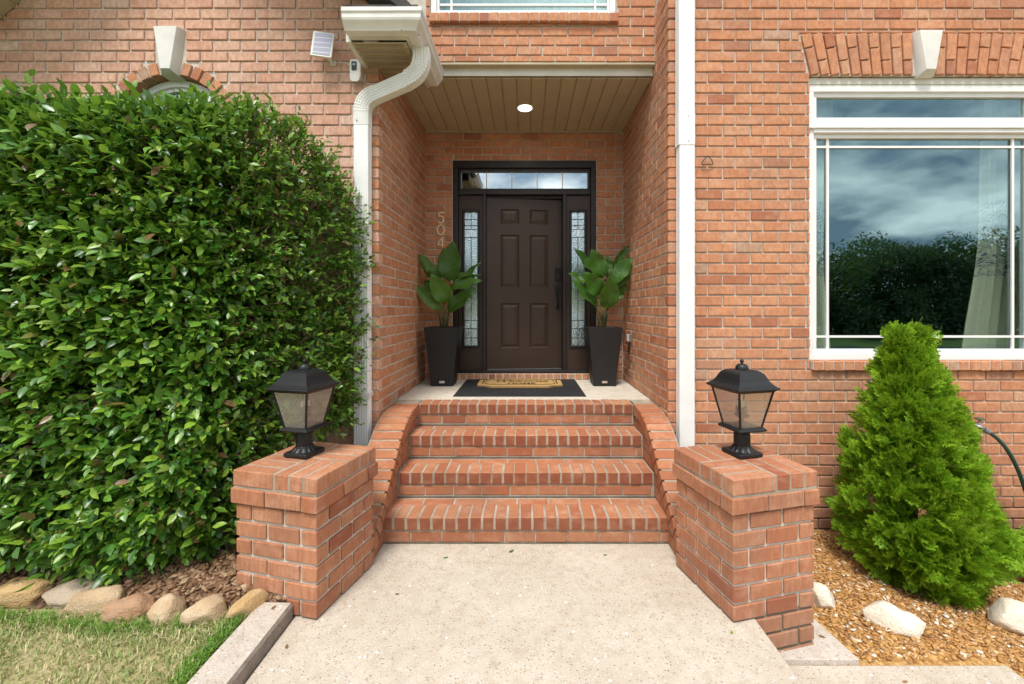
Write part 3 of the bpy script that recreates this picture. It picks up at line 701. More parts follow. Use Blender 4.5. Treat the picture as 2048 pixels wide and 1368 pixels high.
for r_ in range(4):
    for c_ in range(3): obj('keypad_button', dtr(MB().box(hx - .022 + c_*.016, hx - .010 + c_*.016, -.0275, -.0245, 1.135 + r_*.017, 1.147 + r_*.017)), M['black_gloss'], door)
oct_ = [(hx - .033, .905), (hx - .018, .872), (hx + .018, .872), (hx + .033, .905), (hx + .033, .985), (hx + .018, 1.012), (hx - .018, 1.012), (hx - .033, .985)]
obj('handle_plate', dtr(MB().prism([(x, -.0005, z) for x, z in oct_], [(x, -.016, z) for x, z in oct_])), M['black_metal'], door, bevel=.004)
obj('lock_cylinder', dtr(disc(hx, .975, .023, -.032, -.0165)), M['black_metal'], door, bevel=.004)
obj('pull_handle', dtr(MB().tube([(hx, -.016, .918), (hx, -.045, .905), (hx, -.062, .87), (hx, -.062, .81), (hx, -.05, .76), (hx, -.03, .735), (hx, -.002, .728)], [.009, .010, .012, .012, .010, .009, .009], 10)), M['black_metal'], door, smooth=True)
obj('handle_foot', dtr(disc(hx, .728, .024, -.012, -.0005)), M['black_metal'], door, bevel=.004)

# ------------------------------------------------------------------ porch ceiling, trim over the porch
CZ = 3.64
ceil = obj('porch_ceiling', MB().box(XL - .01, XR + .01, YU + .075, YB + .02, CZ + .012, CZ + .08), M['soffit'], house)
nb = 17; p = (XR - XL) / nb
for i in range(nb):
    x0 = XL + p * i
    obj('soffit_board', MB().box(x0 + .0045, x0 + p - .0045, YU + .09, YB - .004, CZ, CZ + .0115), M['soffit'], ceil, bevel=.003, seg=1)
obj('edge_trim', MB().box(XL + .01, XR - .01, YB - .022, YB - .0045, CZ - .012, CZ - .0003), M['soffit'], ceil)
beam = obj('porch_beam_trim', MB().box(XL + .002, XR - .002, YU + .064, YU + .088, 3.652, 3.739), M['cream'], house, bevel=.003)
obj('lintel_cover', MB().box(XL + .002, XR - .002, YU + .006, YU + .0635, 3.722, 3.7425), M['soffit'], beam)

# ------------------------------------------------------------------ rooms behind the glass
def room(name, x0, x1, y0, y1, z0, z1, mat, label):
    o = obj(name, MB().add([(x0,y0,z0),(x1,y0,z0),(x1,y1,z0),(x0,y1,z0),(x0,y0,z1),(x1,y0,z1),(x1,y1,z1),(x0,y1,z1)], [(0,1,2,3),(7,6,5,4),(1,2,6,5),(2,3,7,6),(3,0,4,7)]), mat, house, fix=False); o['label'] = label
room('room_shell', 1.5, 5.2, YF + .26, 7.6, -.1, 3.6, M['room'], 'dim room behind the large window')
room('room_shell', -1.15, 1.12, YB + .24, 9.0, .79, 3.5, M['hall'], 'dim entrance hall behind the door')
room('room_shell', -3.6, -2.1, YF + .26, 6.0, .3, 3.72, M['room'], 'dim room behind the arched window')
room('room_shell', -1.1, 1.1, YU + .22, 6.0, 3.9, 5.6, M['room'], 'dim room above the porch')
mbz = MB()                                                        # the rest of the house body, so that no sky shows behind the fronts
mbz.box(-5.4, -1.45, 7.8, 8.0, -.6, 4.7).box(-5.6, -5.4, YF + .02, 8.0, -.6, 4.7).box(5.8, 6.0, YF + .02, 9.4, -.6, 4.7)
obj('outer_wall', mbz, M['brick'], house)

def curtain(x0, x1, y, z0, z1, mat, folds, amp, label, cat, waist=0.0, grp=None, lean=0.0):
    nx, nz = folds * 8, 24; vs = []
    for j in range(nz + 1):
        f = j / nz; z = z0 + (z1 - z0) * f; pinch = 1 - waist * math.exp(-((f - .45) / .3) ** 2)
        for i in range(nx + 1):
            u = i / nx; x = x1 - (x1 - x0) * (1 - u) * pinch + lean * (f - .0) * (1 - u)
            vs.append((x, y + amp * math.sin(u * folds * 2 * math.pi + .5 * math.sin(3 * f)) * (1 - .3 * f) + .3 * amp * math.sin(u * 17 + f * 4), z))
    fs = [(j*(nx+1)+i, j*(nx+1)+i+1, (j+1)*(nx+1)+i+1, (j+1)*(nx+1)+i) for j in range(nz) for i in range(nx)]
    o = obj('curtain', (vs, fs), mat, None, smooth=True, fix=False); return tag(o, label, cat, grp)
curtain(3.80, 4.42, YF + .34, 1.0, 3.4, M['curtain'], 6, .035, 'long cream curtain with blue scroll pattern inside the right of the big window', 'curtain', .15, lean=.22)
curtain(2.70, 2.34, YF + .34, 1.0, 3.4, M['curtain'], 3, .03, 'narrow cream curtain inside the left edge of the big window', 'curtain', .2)
curtain(-.9, .9, YU + .30, 4.0, 5.5, M['sheer'], 22, .015, 'pale pleated curtain behind the window above the porch', 'curtain')
curtain(ACX - .5, ACX + .5, YF + .33, .9, 3.55, M['sheer'], 9, .02, 'pale sheer curtain behind the arched window', 'curtain')

# ------------------------------------------------------------------ roof of the left wing, eave return and gutter
roof = obj('roof', MB().prism([(XL + .36, 2.99, 3.60), (-2.73, 2.99, 5.29), (-4.64, 2.99, 3.60), (-4.72, 2.99, 3.68), (-2.73, 2.99, 5.54), (XL + .40, 2.99, 3.66)],
                              [(XL + .36, YU, 3.60), (-2.73, YU, 5.36), (-4.64, YU, 3.60), (-4.72, YU, 3.68), (-2.73, YU, 5.54), (XL + .40, YU, 3.66)])
           .prism([(XL - .02, YU + .001, 3.92), (-2.73, YU + .001, 5.36), (-4.64, YU + .001, 3.60), (-4.72, YU + .001, 3.68), (-2.73, YU + .001, 5.54), (XL - .02, YU + .001, 4.06)],
                  [(XL - .02, 7.9, 3.92), (-2.73, 7.9, 5.36), (-4.64, 7.9, 3.60), (-4.72, 7.9, 3.68), (-2.73, 7.9, 5.54), (XL - .02, 7.9, 4.06)]), M['shingle'], house)
roof['label'] = 'gabled roof of the left wing with cream eaves'
def rake(sgn):
    cx = -2.73
    z = lambda x: 5.27 - .935 * abs(x - cx)
    xo, xi = cx + sgn * (1.85 if sgn < 0 else 1.28), cx + sgn * .02
    a = [(xo, z(xo)), (xi, z(xi)), (xi, z(xi) + .16), (xo, z(xo) + .16)]
    obj('rake_board', MB().prism([(x, 2.96, zz) for x, zz in a], [(x, 2.985, zz) for x, zz in a]), M['cream_white'], roof, bevel=.003)
    n = 18
    for i in range(n):
        f0, f1 = i / n, (i + .96) / n; p0, p1 = xo + (xi - xo) * f0, xo + (xi - xo) * f1
        q = [(p0, z(p0) - .004), (p1, z(p1) - .004), (p1, z(p1) - .016), (p0, z(p0) - .016)]
        obj('soffit_panel', MB().prism([(x, 2.99, zz) for x, zz in q], [(x, YF - .004, zz) for x, zz in q]), M['soffit'], roof)
rake(-1); rake(1)
GX, GY, GB = -.723, 2.98, 3.522                                   # gutter outer edge, front edge, bottom
eave = MB().box(-1.262, GX - .13, GY + .128, GY + .146, GB - .012, GB + .14).box(GX - .146, GX - .1285, GY + .1465, YU, GB - .012, GB + .14)
eave.box(-1.30, -1.2625, GY + .128, YF - .003, GB - .035, GB + .12)
ev = obj('eave_box', eave, M['cream'], roof, bevel=.002)
obj('eave_roof', MB().prism([(-1.28, GY + .02, GB + .145), (GX - .03, GY + .02, GB + .145), (GX - .30, YF - .002, GB + .33), (-1.28, YF - .002, GB + .33)],
                            [(-1.28, GY + .02, GB + .16), (GX - .03, GY + .02, GB + .16), (GX - .30, YF - .002, GB + .35), (-1.28, YF - .002, GB + .35)]), M['shingle'], roof)
for i in range(9):                                                # vented soffit panels under the eave
    y0 = GY + .150 + i * .078
    if y0 + .07 > YU: break
    x0 = -1.2615 if y0 < YF - .07 else XL + .004
    obj('soffit_panel', MB().box(x0, GX - .1465, y0, y0 + .055, GB - .030, GB - .022).box(x0, GX - .1465, y0 + .0552, y0 + .0775, GB - .022, GB - .016), M['soffit'], roof)
    ho = MB()
    for a in range(28):
        for b in range(3):
            x = x0 + .016 + a * .0125
            if x < GX - .16: ho.box(x, x + .006, y0 + .010 + b * .015, y0 + .016 + b * .015, GB - .0315, GB - .0295)
    obj('vent_hole', ho, M['wire'], roof)['kind'] = 'stuff'
prof = [(0, .002), (.072, 0), (.078, .012), (.092, .03), (.112, .052), (.117, .066), (.118, .095), (.127, .105), (.127, .132), (.119, .134), (.119, .112), (.110, .10), (.108, .068), (.086, .036), (.070, .010), (0.004, .010)]
def gut_ring(pt):
    return pt
g_rings = []
for (x, y, dx, dy) in ((-1.276, GY + .127, 0, -1), (GX - .127, GY + .127, 1, -1), (GX - .127, YU - .004, 1, 0)):
    g_rings.append([(x + dx * o_, y + dy * o_, GB + z) for o_, z in prof])
gut = obj('gutter', MB().loft(g_rings), M['cream_white'], house); gut['label'] = 'off-white gutter wrapping the eave corner'
obj('gutter_end_cap', MB().prism([(-1.2765, GY + .127 - o_, GB + z) for o_, z in prof[:11]], [(-1.280, GY + .127 - o_, GB + z) for o_, z in prof[:11]]), M['cream_white'], gut)
obj('gutter_corner_strip', MB().loft([[(GX - .127 + dx, GY + .127 + dy - (o_ + .0015) * 1.0, GB + z) for o_, z in prof[:9]] for dx, dy in ((-.075, 0),)] + [[(GX - .127 + (o_ + .0015), GY + .127 - (o_ + .0015), GB + z) for o_, z in prof[:9]]] + [[(GX - .127 + (o_ + .0015), GY + .127 + .075, GB + z) for o_, z in prof[:9]]], closed=False), M['cream_white'], gut, fix=False)
for (x, y, z) in ((GX - .175, GY + .0085, GB + .115), (GX - .15, GY + .045, GB - .002), (GX - .045, GY + .10, GB - .002)): obj('rivet', MB().sphere((x, y, z), .005, 8, 6), M['zinc'], gut)

# ------------------------------------------------------------------ brick steps with curved cheek walls
RISE, TREAD, SY0 = .183, .303, 2.862
CI, CO_ = .945, 1.134                                             # inner and outer face of the cheek walls
steps = empty('brick_steps', (0, 3.4, 0), 'four red brick steps with curved brick cheeks leading up to the porch', 'steps')
core = MB(); J = .011
for i in range(4):
    w = 1.15 if i == 0 else CI - .002
    core.box(-w - .01, w, SY0 + TREAD * i + .0045, 4.02, RISE * i - (.3 if i == 0 else 0), RISE * (i + 1) - .011 - (0 if i < 3 else 0))
obj('step_core', core, M['mortar_step'], steps)
B = Bricks(M['brick_step']); BN = Bricks(M['brick_nosing'])
for i in range(4):
    yb, zt = SY0 + TREAD * i, RISE * (i + 1); w = 1.13 if i == 0 else CI - .012
    zb = RISE * i
    x = -w - random.uniform(0, .12)                               # stretcher course of the riser
    while x < w:
        a, b = max(x, -w), min(x + .208 - J, w)
        B.add(((a + b) / 2, yb + .045, zb + .014 + .034), (1, 0, 0), (0, -1, 0), b - a, .09, .068)
        x += .208
    n = round(2 * w / .0832); pch = 2 * w / n                     # rowlock nosing
    for k in range(n):
        BN.add((-w + pch * (k + .5), yb - .010 + .1, zt - .0425 - random.uniform(0, .002)), (1, 0, 0), (0, -1, 0), pch - .0105 + random.uniform(-.001, .001), .20, .085, .9)
    if i < 3:                                                     # flat bricks at the back of the tread
        x = -w - random.uniform(0, .15)
        while x < w:
            a, b = max(x, -w), min(x + .225 - J, w)
            B.add(((a + b) / 2, yb + .192 + .05, zt - .040), (1, 0, 0), (0, 0, 1), b - a, .07, .088, .5)
            x += .225
B.emit(steps, 300, rest='brickwork'); BN.emit(steps, 300, name='nosing_brick')
for i in range(4):                                                # mortar between the nosing bricks
    w = 1.12 if i == 0 else CI - .014
    obj('nosing_mortar', MB().box(-w, w, SY0 + TREAD * i - .0055, SY0 + TREAD * i + .17, RISE * (i + 1) - .082, RISE * (i + 1) - .0045), M['mortar_step'], steps)

CURVE = [(3.98, .733), (3.72, .733), (3.58, .727), (3.45, .700), (3.31, .641), (3.18, .553), (3.04, .440), (2.90, .335), (2.76, .228), (2.66, .152)]
def cz(y):
    for (a, za), (b, zb) in zip(CURVE, CURVE[1:]):
        if b <= y <= a: return za + (zb - za) * (a - y) / (a - b)
    return CURVE[0][1] if y > CURVE[0][0] else CURVE[-1][1]
def clip_top(poly, drop):
    """cut a polygon of (y, z) with the cheek line lowered by drop"""
    ys = [q[0] for q in poly]; y0, y1 = min(ys), max(ys); f = lambda y: cz(y) - drop
    a, b = f(y0), f(y1); line = lambda y: a + (b - a) * (y - y0) / max(y1 - y0, 1e-6); out = []
    for i in range(len(poly)):
        p_, q_ = poly[i], poly[(i + 1) % len(poly)]; dp, dq = line(p_[0]) - p_[1], line(q_[0]) - q_[1]
        if dp >= 0: out.append(p_)
        if dp * dq < 0: s = dp / (dp - dq); out.append((p_[0] + (q_[0] - p_[0]) * s, p_[1] + (q_[1] - p_[1]) * s))
    return out
def poly_area(p): return abs(sum(p[i][0]*p[(i+1) % len(p)][1] - p[(i+1) % len(p)][0]*p[i][1] for i in range(len(p)))) / 2
for sgn, side in ((-1, 'left'), (1, 'right')):
    xi, xo = sgn * CI, sgn * (CO_ if sgn == 1 else 1.174)
    ys = [2.665 + i * .05 for i in range(27)]
    bot = [(y, -.2) for y in ys]; top = [(y, cz(y) - .006) for y in ys]
    prof_ = bot + top[::-1]
    ck = obj('cheek_wall', MB().prism([(xi + sgn * .008, y, z) for y, z in prof_], [(xo - sgn * .004, y, z) for y, z in prof_]), M['mortar_step'], steps)
    ck['label'] = side + ' curved cheek wall of the steps'
    for k in range(9):                                            # courses on the inner face, cut along the sloping cap
        z0 = k * .0885 + .006; y = 2.66 - (.11 if k % 2 else 0)
        while y < 3.78:
            poly = clip_top([(y, z0), (y + .198, z0), (y + .198, z0 + .0765), (y, z0 + .0765)], .088)
            y += .2095
            if len(poly) < 3 or poly_area(poly) < .0006: continue
            obj('brick', MB().prism([(xi + sgn * .05, a, b) for a, b in poly], [(xi, a, b) for a, b in poly]), M['brick_step'], ck, bevel=.002, seg=1)
    # rowlock cap following the curve
    y = 3.765; B = Bricks(M['brick_step']); L = abs(xo - xi)
    s_acc = []; yy = 3.77
    while yy > 2.68:
        dz = (cz(yy - .03) - cz(yy + .03)) / -.06; tdir = Vector((0, -1, -dz)).normalized()
        nrm = Vector((0, -dz, 1)).normalized()
        ym = yy + tdir.y * .040; zm = cz(ym)
        dz = (cz(ym - .035) - cz(ym + .035)) / -.07; nrm = Vector((0, -dz, 1)).normalized(); tdir = Vector((0, -1, -dz)).normalized()
        c = Vector((xi - sgn * .012 + sgn * L / 2, ym, zm)) - nrm * .046
        B.add(c, (1, 0, 0), -tdir if False else tdir, L - .006 + .012, .0735, .092, .8)
        yy += tdir.y * .0825
    B.emit(ck, 300, name='cap_brick')

# top of the porch and the concrete
porch = obj('porch_slab', MB().box(XL + .001, XR - .001, 3.965, YB + .02, .45, PORCH), M['porch'], None, bevel=.004); tag(porch, kind='structure')

# ------------------------------------------------------------------ brick piers
def pier(name, cx, cy, ang, label, z_low):
    S, C = .495, .0903
    root = empty(name, (cx, cy, 0), label, 'pillar', 'brick piers beside the steps')
    rot = Matrix.Rotation(ang, 4, 'Z'); P = lambda x, y, z: Vector((cx, cy, 0)) + (rot @ Vector((x, y, 0))) + Vector((0, 0, z))
    V = lambda x, y: rot @ Vector((x, y, 0))
    h = S / 2
    corner = [(-h, -h), (h, -h), (h, h), (-h, h)]
    obj('pier_core', MB().prism([P(x + (.011 if x < 0 else -.011), y + (.011 if y < 0 else -.011), z_low - .05) for x, y in corner], [P(x + (.011 if x < 0 else -.011), y + (.011 if y < 0 else -.011), 8 * C - .008) for x, y in corner]), M['mortar'], root)
    hc = S / 2 + .016
    cc = [(-hc, -hc), (hc, -hc), (hc, hc), (-hc, hc)]
    obj('cap_mortar', MB().prism([P(x * .965, y * .965, 6 * C + .002) for x, y in cc], [P(x * .965, y * .965, 8 * C - .006) for x, y in cc]), M['mortar_step'], root)
    B = Bricks(M['brick_pier'])
    def course(z0, half, kk, hh):
        sl = 2 * half - .090                                      # two stretchers, then the end of the next face's brick
        for f in range(4):
            d = [(1, 0), (0, 1), (-1, 0), (0, -1)][f]; nrm = [(0, -1), (1, 0), (0, 1), (-1, 0)][f]
            for j in range(2):
                a0 = j * sl / 2; a1 = a0 + sl / 2 - .0135
                if kk % 2: a0, a1 = 2 * half - a1, 2 * half - a0
                m = (a0 + a1) / 2 - half
                B.add(P(d[0] * m + nrm[0] * (half - .045), d[1] * m + nrm[1] * (half - .045), z0 + hh / 2), V(*d), V(*nrm), a1 - a0, .09, hh, .9)
    k = 5
    z = 5 * C
    while z > z_low - .01: course(z + .008, h, k, C - .0165); z -= C; k -= 1
    course(6 * C + .003, hc, 0, C - .011)
    B.emit(root, 300)
    B = Bricks(M['brick_pier']); q = hc; z = 7 * C + .004; hh = C - .006; w3 = q / 3
    for (sx, sy, along) in ((-1, -1, 0), (1, -1, 1), (1, 1, 0), (-1, 1, 1)):     # basket-weave cap, three flat bricks per quarter
        for j in range(3):
            t_ = (j + .5) * w3
            c = (sx * q / 2, sy * t_) if along == 0 else (sx * t_, sy * q / 2)
            B.add(P(c[0], c[1], z + hh / 2), V(1, 0) if along == 0 else V(0, 1), (0, 0, 1), q - .009, hh, w3 - .009, .6)
    B.emit(root, 300, name='cap_brick')
    return P
PIER_A = R(13.9)
PR = pier('brick_pier', 1.211, 2.439, PIER_A, 'square brick pier right of the steps, next to the pale boulder', -.28)
PL = pier('brick_pier', -1.230, 2.455, -PIER_A, 'square brick pier left of the steps, half under the hedge', -.05)

# ------------------------------------------------------------------ pier lanterns
def lantern(cx, cy, ang, label, group):
    z0 = .724; LS = .93; root = empty('lantern', (cx, cy, z0), label, 'lantern', group)
    rot = Matrix.Rotation(ang, 4, 'Z'); T = lambda x, y, z: tuple(Vector((cx, cy, z0)) + rot @ Vector((x, y, 0)) + Vector((0, 0, z)))
    sqr = lambda s, z: [T(-s/2, -s/2, z), T(s/2, -s/2, z), T(s/2, s/2, z), T(-s/2, s/2, z)]
    obj('base_plate', MB().loft([sqr(.165, 0), sqr(.165, .020), sqr(.150, .026)]), M['black_metal'], root, bevel=.003)
    fl = []; n = 48
    for r_, z in ((.073, .0262), (.066, .034), (.054, .046), (.049, .058)):
        fl.append([T((r_ + (.003 if i % 3 == 0 else -.002) * (1 if z < .05 else 0)) * math.cos(2*math.pi*i/n), (r_ + (.003 if i % 3 == 0 else -.002) * (1 if z < .05 else 0)) * math.sin(2*math.pi*i/n), z) for i in range(n)])
    obj('fluted_collar', MB().loft(fl), M['black_metal'], root)
    obj('post', MB().lathe((cx, cy, z0), [(.048, .0582), (.048, .128), (.046, .135), (.038, .145), (.036, .154)], 24), M['black_metal'], root, smooth=False, bevel=.002)
    obj('lower_tray', MB().loft([sqr(.120, .150), sqr(.185, .156), sqr(.200, .164), sqr(.196, .169), sqr(.172, .180)]), M['black_metal'], root, bevel=.002)
    for sx in (-1, 1):
        for sy in (-1, 1):
            a = .0785 * 1.02; b = .1225 * 1.02; w = .0095
            q = lambda h, z: [T(sx*h, sy*h, z), T(sx*(h - w), sy*h, z), T(sx*(h - w), sy*(h - w), z), T(sx*h, sy*(h - w), z)]
            obj('corner_bar', MB().loft([q(a, .178), q(b, .402)]), M['black_metal'], root)
    for nx, ny in ((0, -1), (1, 0), (0, 1), (-1, 0)):
        def q2(h, z, off): 
            return [T(nx*h + ny*h*.92, ny*h + nx*h*.92, z), T(nx*h - ny*h*.92, ny*h - nx*h*.92, z)]
        a, b = q2(.0765, .181, 0), q2(.1205, .401, 0); a2, b2 = q2(.0735, .181, 0), q2(.1175, .401, 0)
        obj('pane', MB().prism([a[0], a[1], b[1], b[0]], [a2[0], a2[1], b2[1], b2[0]]), M['glass_lantern'], root)
    prof_ = [(.250, .400), (.262, .409), (.285, .414), (.296, .421), (.292, .426), (.268, .434), (.240, .446), (.214, .464), (.196, .484), (.176, .504), (.152, .516), (.122, .524), (.085, .528)]
    obj('roof_cap', MB().loft([sqr(s, z) for s, z in prof_]), M['black_metal'], root)
    obj('dome', MB().lathe((cx, cy, z0), [(.038, .522), (.038, .533), (.035, .547), (.027, .557), (.012, .563), (.006, .565), (.006, .570)], 20), M['black_metal'], root, smooth=True)
    obj('finial_ball', MB().sphere((cx, cy, z0 + .578), .0125, 14, 10), M['black_metal'], root, smooth=True)
    cl = MB().lathe((cx, cy, z0), [(.050, .181), (.050, .190), (.012, .200), (.012, .228), (.040, .234), (.042, .246)], 16)
    obj('lamp_holder', cl, M['black_metal'], root)
    for i in range(3):
        a = 2*math.pi*i/3 + .4; x, y = cx + .024*math.cos(a), cy + .024*math.sin(a)
        obj('candle', MB().lathe((x, y, z0), [(.012, .242), (.012, .292)], 10), M['black_metal'], root)
        obj('bulb', MB().lathe((x, y, z0), [(.006, .290), (.011, .305), (.009, .325), (.001, .345)], 10), M['chrome'], root, smooth=True)
    sm = Matrix.Translation((cx, cy, z0)) @ Matrix.Scale(LS, 4) @ Matrix.Translation((-cx, -cy, -z0))
    for ch in root.children: ch.data.transform(sm)
    return root
lantern(1.252, 2.50, PIER_A, 'black square lantern on the right pier, in front of bare brick wall', 'lanterns on the brick piers')
lantern(-1.285, 2.50, -PIER_A, 'black square lantern on the left pier, its roof among the hedge leaves', 'lanterns on the brick piers')

# ------------------------------------------------------------------ downspouts
def ribbed(w, d, ribs=6, rib=.004):
    """rectangular pipe section with corrugated faces: (across, outwards)"""
    pts = []; r = .008
    def edge(a, b, nrm):
        n = ribs * 4
        for i in range(n + 1):
            f = i / n; s = math.sin(f * ribs * 2 * math.pi - math.pi / 2) * .5 + .5 if .08 < f < .92 else 0
            pts.append((a[0] + (b[0] - a[0]) * f - nrm[0] * rib * s, a[1] + (b[1] - a[1]) * f - nrm[1] * rib * s))
    edge((-w/2 + r, -d/2), (w/2 - r, -d/2), (0, -1)); pts.append((w/2 - r*.3, -d/2 + r*.3))
    edge((w/2, -d/2 + r), (w/2, d/2 - r), (1, 0)); pts.append((w/2 - r*.3, d/2 - r*.3))
    pts.append((w/2 - r, d/2)); pts.append((-w/2 + r, d/2)); pts.append((-w/2 + r*.3, d/2 - r*.3))
    edge((-w/2, d/2 - r), (-w/2, -d/2 + r), (-1, 0)); pts.append((-w/2 + r*.3, -d/2 + r*.3))
    return pts
def pipe(path, sec, widths=None):
    path = [Vector(q) for q in path]; rings = []
    for i, q in enumerate(path):
        t_ = (path[min(i+1, len(path)-1)] - path[max(i-1, 0)]).normalized()
        fwd = Vector((0, 1, 0)); side = t_.cross(fwd).normalized()
        if side.x < 0: side = -side
        back = side.cross(t_).normalized()
        if back.y < 0: back = -back
        k = widths[i] if widths else 1.0
        rings.append([tuple(q + side * a * k + back * b * k) for a, b in sec])
    return MB().loft(rings)
sec = ribbed(.117, .082, 5, .0032)
ds = empty('downspout', (-1.286, 3.395, -.1), 'ribbed off-white downspout with two crimped bends under the gutter', 'downspout')
DXL, DYL = -1.286, 3.395
obj('pipe', pipe([(DXL, DYL, -.1), (DXL, DYL, 3.075)], sec), M['white'], ds)
def bend(c0, c1, c2, n=20):
    out = []
    for i in range(n + 1):
        f = i / n; out.append(tuple(Vector(c0) * (1-f)**2 + Vector(c1) * 2*f*(1-f) + Vector(c2) * f*f))
    return out
lo = bend((DXL, DYL, 3.10), (DXL, DYL, 3.215), (-1.17, 3.375, 3.240))
hi = bend((-.905, 3.295, 3.312), (-.80, 3.268, 3.340), (-.79, 3.262, 3.445))
crimp = lambda n: [1.0 + (.030 if i % 2 else -.022) for i in range(n)]
lo_p = [(DXL, DYL, 3.0), (DXL, DYL, 3.06)] + lo; hi_p = hi + [(-.79, 3.262, 3.50), (-.79, 3.262, 3.523)]
obj('elbow', pipe(lo_p, [(a * 1.05, b * 1.05) for a, b in sec], [1, 1] + crimp(len(lo))), M['cream_white'], ds)
obj('pipe', pipe([(-1.215, 3.385, 3.226), (-.90, 3.296, 3.306)], sec), M['cream_white'], ds)
obj('elbow', pipe(hi_p, [(a * 1.05, b * 1.05) for a, b in sec], crimp(len(hi)) + [1, 1]), M['cream_white'], ds)
sq_ = lambda w, d: [(-w/2, -d/2), (w/2, -d/2), (w/2, d/2), (-w/2, d/2)]
obj('strap', pipe([(DXL, DYL + .002, .872), (DXL, DYL + .002, .912)], sq_(.134, .094)), M['cream_white'], ds, bevel=.003)
obj('screw', MB().sphere((DXL - .03, DYL - .047, 3.03), .005, 8, 6), M['zinc'], ds)
ds = empty('downspout', (1.254, 3.39, -.2), 'straight smooth white downspout right of the porch opening', 'downspout')
sec2 = ribbed(.121, .085, 5, .0015)
obj('pipe', pipe([(1.254, 3.392, -.2), (1.254, 3.392, 2.86)], sec2), M['white'], ds)
obj('pipe', pipe([(1.251, 3.392, 2.84), (1.251, 3.392, 4.7)], [(a * 1.045, b * 1.045) for a, b in sec2]), M['white'], ds)
obj('joint_sleeve', pipe([(1.251, 3.392, 2.84), (1.251, 3.392, 3.085)], [(a * 1.075, b * 1.075) for a, b in sec2]), M['white'], ds)
for z in (2.868, 3.06): obj('screw', MB().sphere((1.262, 3.346, z), .005, 8, 6), M['zinc'], ds)

# ------------------------------------------------------------------ small things on the house
cm = empty('security_camera', (-1.348, YF, 3.37), 'small white security camera with a black lens window under the eave', 'camera')
def rounded(x0, x1, z0, z1, y0, y1, r, n=5):
    pts = []
    for cx_, cz_, a0 in ((x1 - r, z1 - r, 0), (x0 + r, z1 - r, 90), (x0 + r, z0 + r, 180), (x1 - r, z0 + r, 270)):
        for i in range(n + 1): a = R(a0 + 90 * i / n); pts.append((cx_ + r * math.cos(a), cz_ + r * math.sin(a)))
    return MB().prism([(x, y1, z) for x, z in pts], [(x, y0, z) for x, z in pts])
obj('body', rounded(-1.392, -1.306, 3.385, 3.535, YF - .05, YF - .002, .02), M['plastic_white'], cm, bevel=.004)
obj('lens_window', rounded(-1.376, -1.336, 3.445, 3.515, YF - .0535, YF - .0505, .006), M['black_gloss'], cm)
lens = obj('lens', MB().lathe((0, 0, 0), [(.012, 0), (.010, .003)], 14), M['zinc'], cm)
lens.data.transform(Matrix.Translation((-1.356, YF - .0536, 3.49)) @ Matrix.Rotation(R(90), 4, 'X'))
obj('speaker_base', rounded(-1.387, -1.311, 3.355, 3.412, YF - .056, YF - .0505, .028), M['plastic_white'], cm, bevel=.002)
sp = empty('solar_panel', (-1.60, YF, 3.58), 'small white-framed solar panel on a bracket left of the eave', 'solar panel')
tm = Matrix.Translation((-1.58, YF - .10, 3.615)) @ Matrix.Rotation(R(-9), 4, 'X') @ Matrix.Rotation(R(3), 4, 'Y') @ Matrix.Rotation(R(8), 4, 'Z') @ Matrix.Scale(1.08, 4)
def trm(mb, m): mb.v = [tuple(m @ Vector(q)) for q in mb.v]; return mb
obj('frame', trm(MB().box(-.073, .073, -.008, .010, -.098, .098), tm), M['plastic_white'], sp, bevel=.004)
obj('cell', trm(MB().box(-.058, .058, -.0105, -.0085, -.084, .084), tm), M['solar'], sp)
obj('bracket', MB().tube([(-1.565, YF - .085, 3.58), (-1.555, YF - .06, 3.54), (-1.545, YF - .03, 3.525), (-1.54, YF - .002, 3.525)], .012, 10), M['plastic_white'], sp, smooth=True)
obj('bracket_foot', MB().box(-1.565, -1.515, YF - .012, YF + .001, 3.505, 3.545), M['plastic_white'], sp, bevel=.004)
cab = obj('camera_cable', MB().tube([(-1.54, YF - .014, 3.52), (-1.50, YF - .02, 3.525), (-1.45, YF - .02, 3.525), (-1.392, YF - .02, 3.50)], .0022, 6), M['plastic_white'], None)
tag(cab, 'thin white cable from the solar panel to the security camera', 'cable')
# house number, three brass digits on the back wall
num = empty('house_number', (-.998, YB, 2.30), 'slim brass house number 504 on the brick beside the door', 'house number')
def stroke(pts, w=.015, d=.012):
    """flat ribbon of metal following pts in the plane of the wall"""
    mb = MB(); a = []; b = []
    for i, q in enumerate(pts):
        q0, q1 = Vector(pts[max(0, i-1)]), Vector(pts[min(len(pts)-1, i+1)]); t_ = (q1 - q0).normalized(); nn = Vector((-t_.y, t_.x)) * w / 2
        a.append(Vector(q) + nn); b.append(Vector(q) - nn)
    for i in range(len(pts) - 1):
        r_ = [a[i], a[i+1], b[i+1], b[i]]
        mb.prism([(q.x, YB - .004, q.y) for q in r_], [(q.x, YB - .004 - d, q.y) for q in r_])
    return mb
nx, nw, nh = -.998, .082, .122
def arc(cx, cz_, rx, rz, a0, a1, n=20): return [(cx + rx*math.cos(R(a0 + (a1-a0)*i/n)), cz_ + rz*math.sin(R(a0 + (a1-a0)*i/n))) for i in range(n+1)]
z5 = 2.569
d5 = stroke([(nx + .032, z5 + nh), (nx - .022, z5 + nh)]); m2 = stroke([(nx - .020, z5 + nh), (nx - .028, z5 + .060)], .011); m3 = stroke(arc(nx - .004, z5 + .040, .036, .040, 140, -140, 22), .013)
for q in (m2, m3): d5.add(q.v, q.f)
obj('digit', d5, M['brass'], num)
z5 = 2.427; obj('digit', stroke(arc(nx, z5 + nh/2, .040, nh/2 - .004, 0, 360, 32), .013), M['brass'], num)
z5 = 2.285
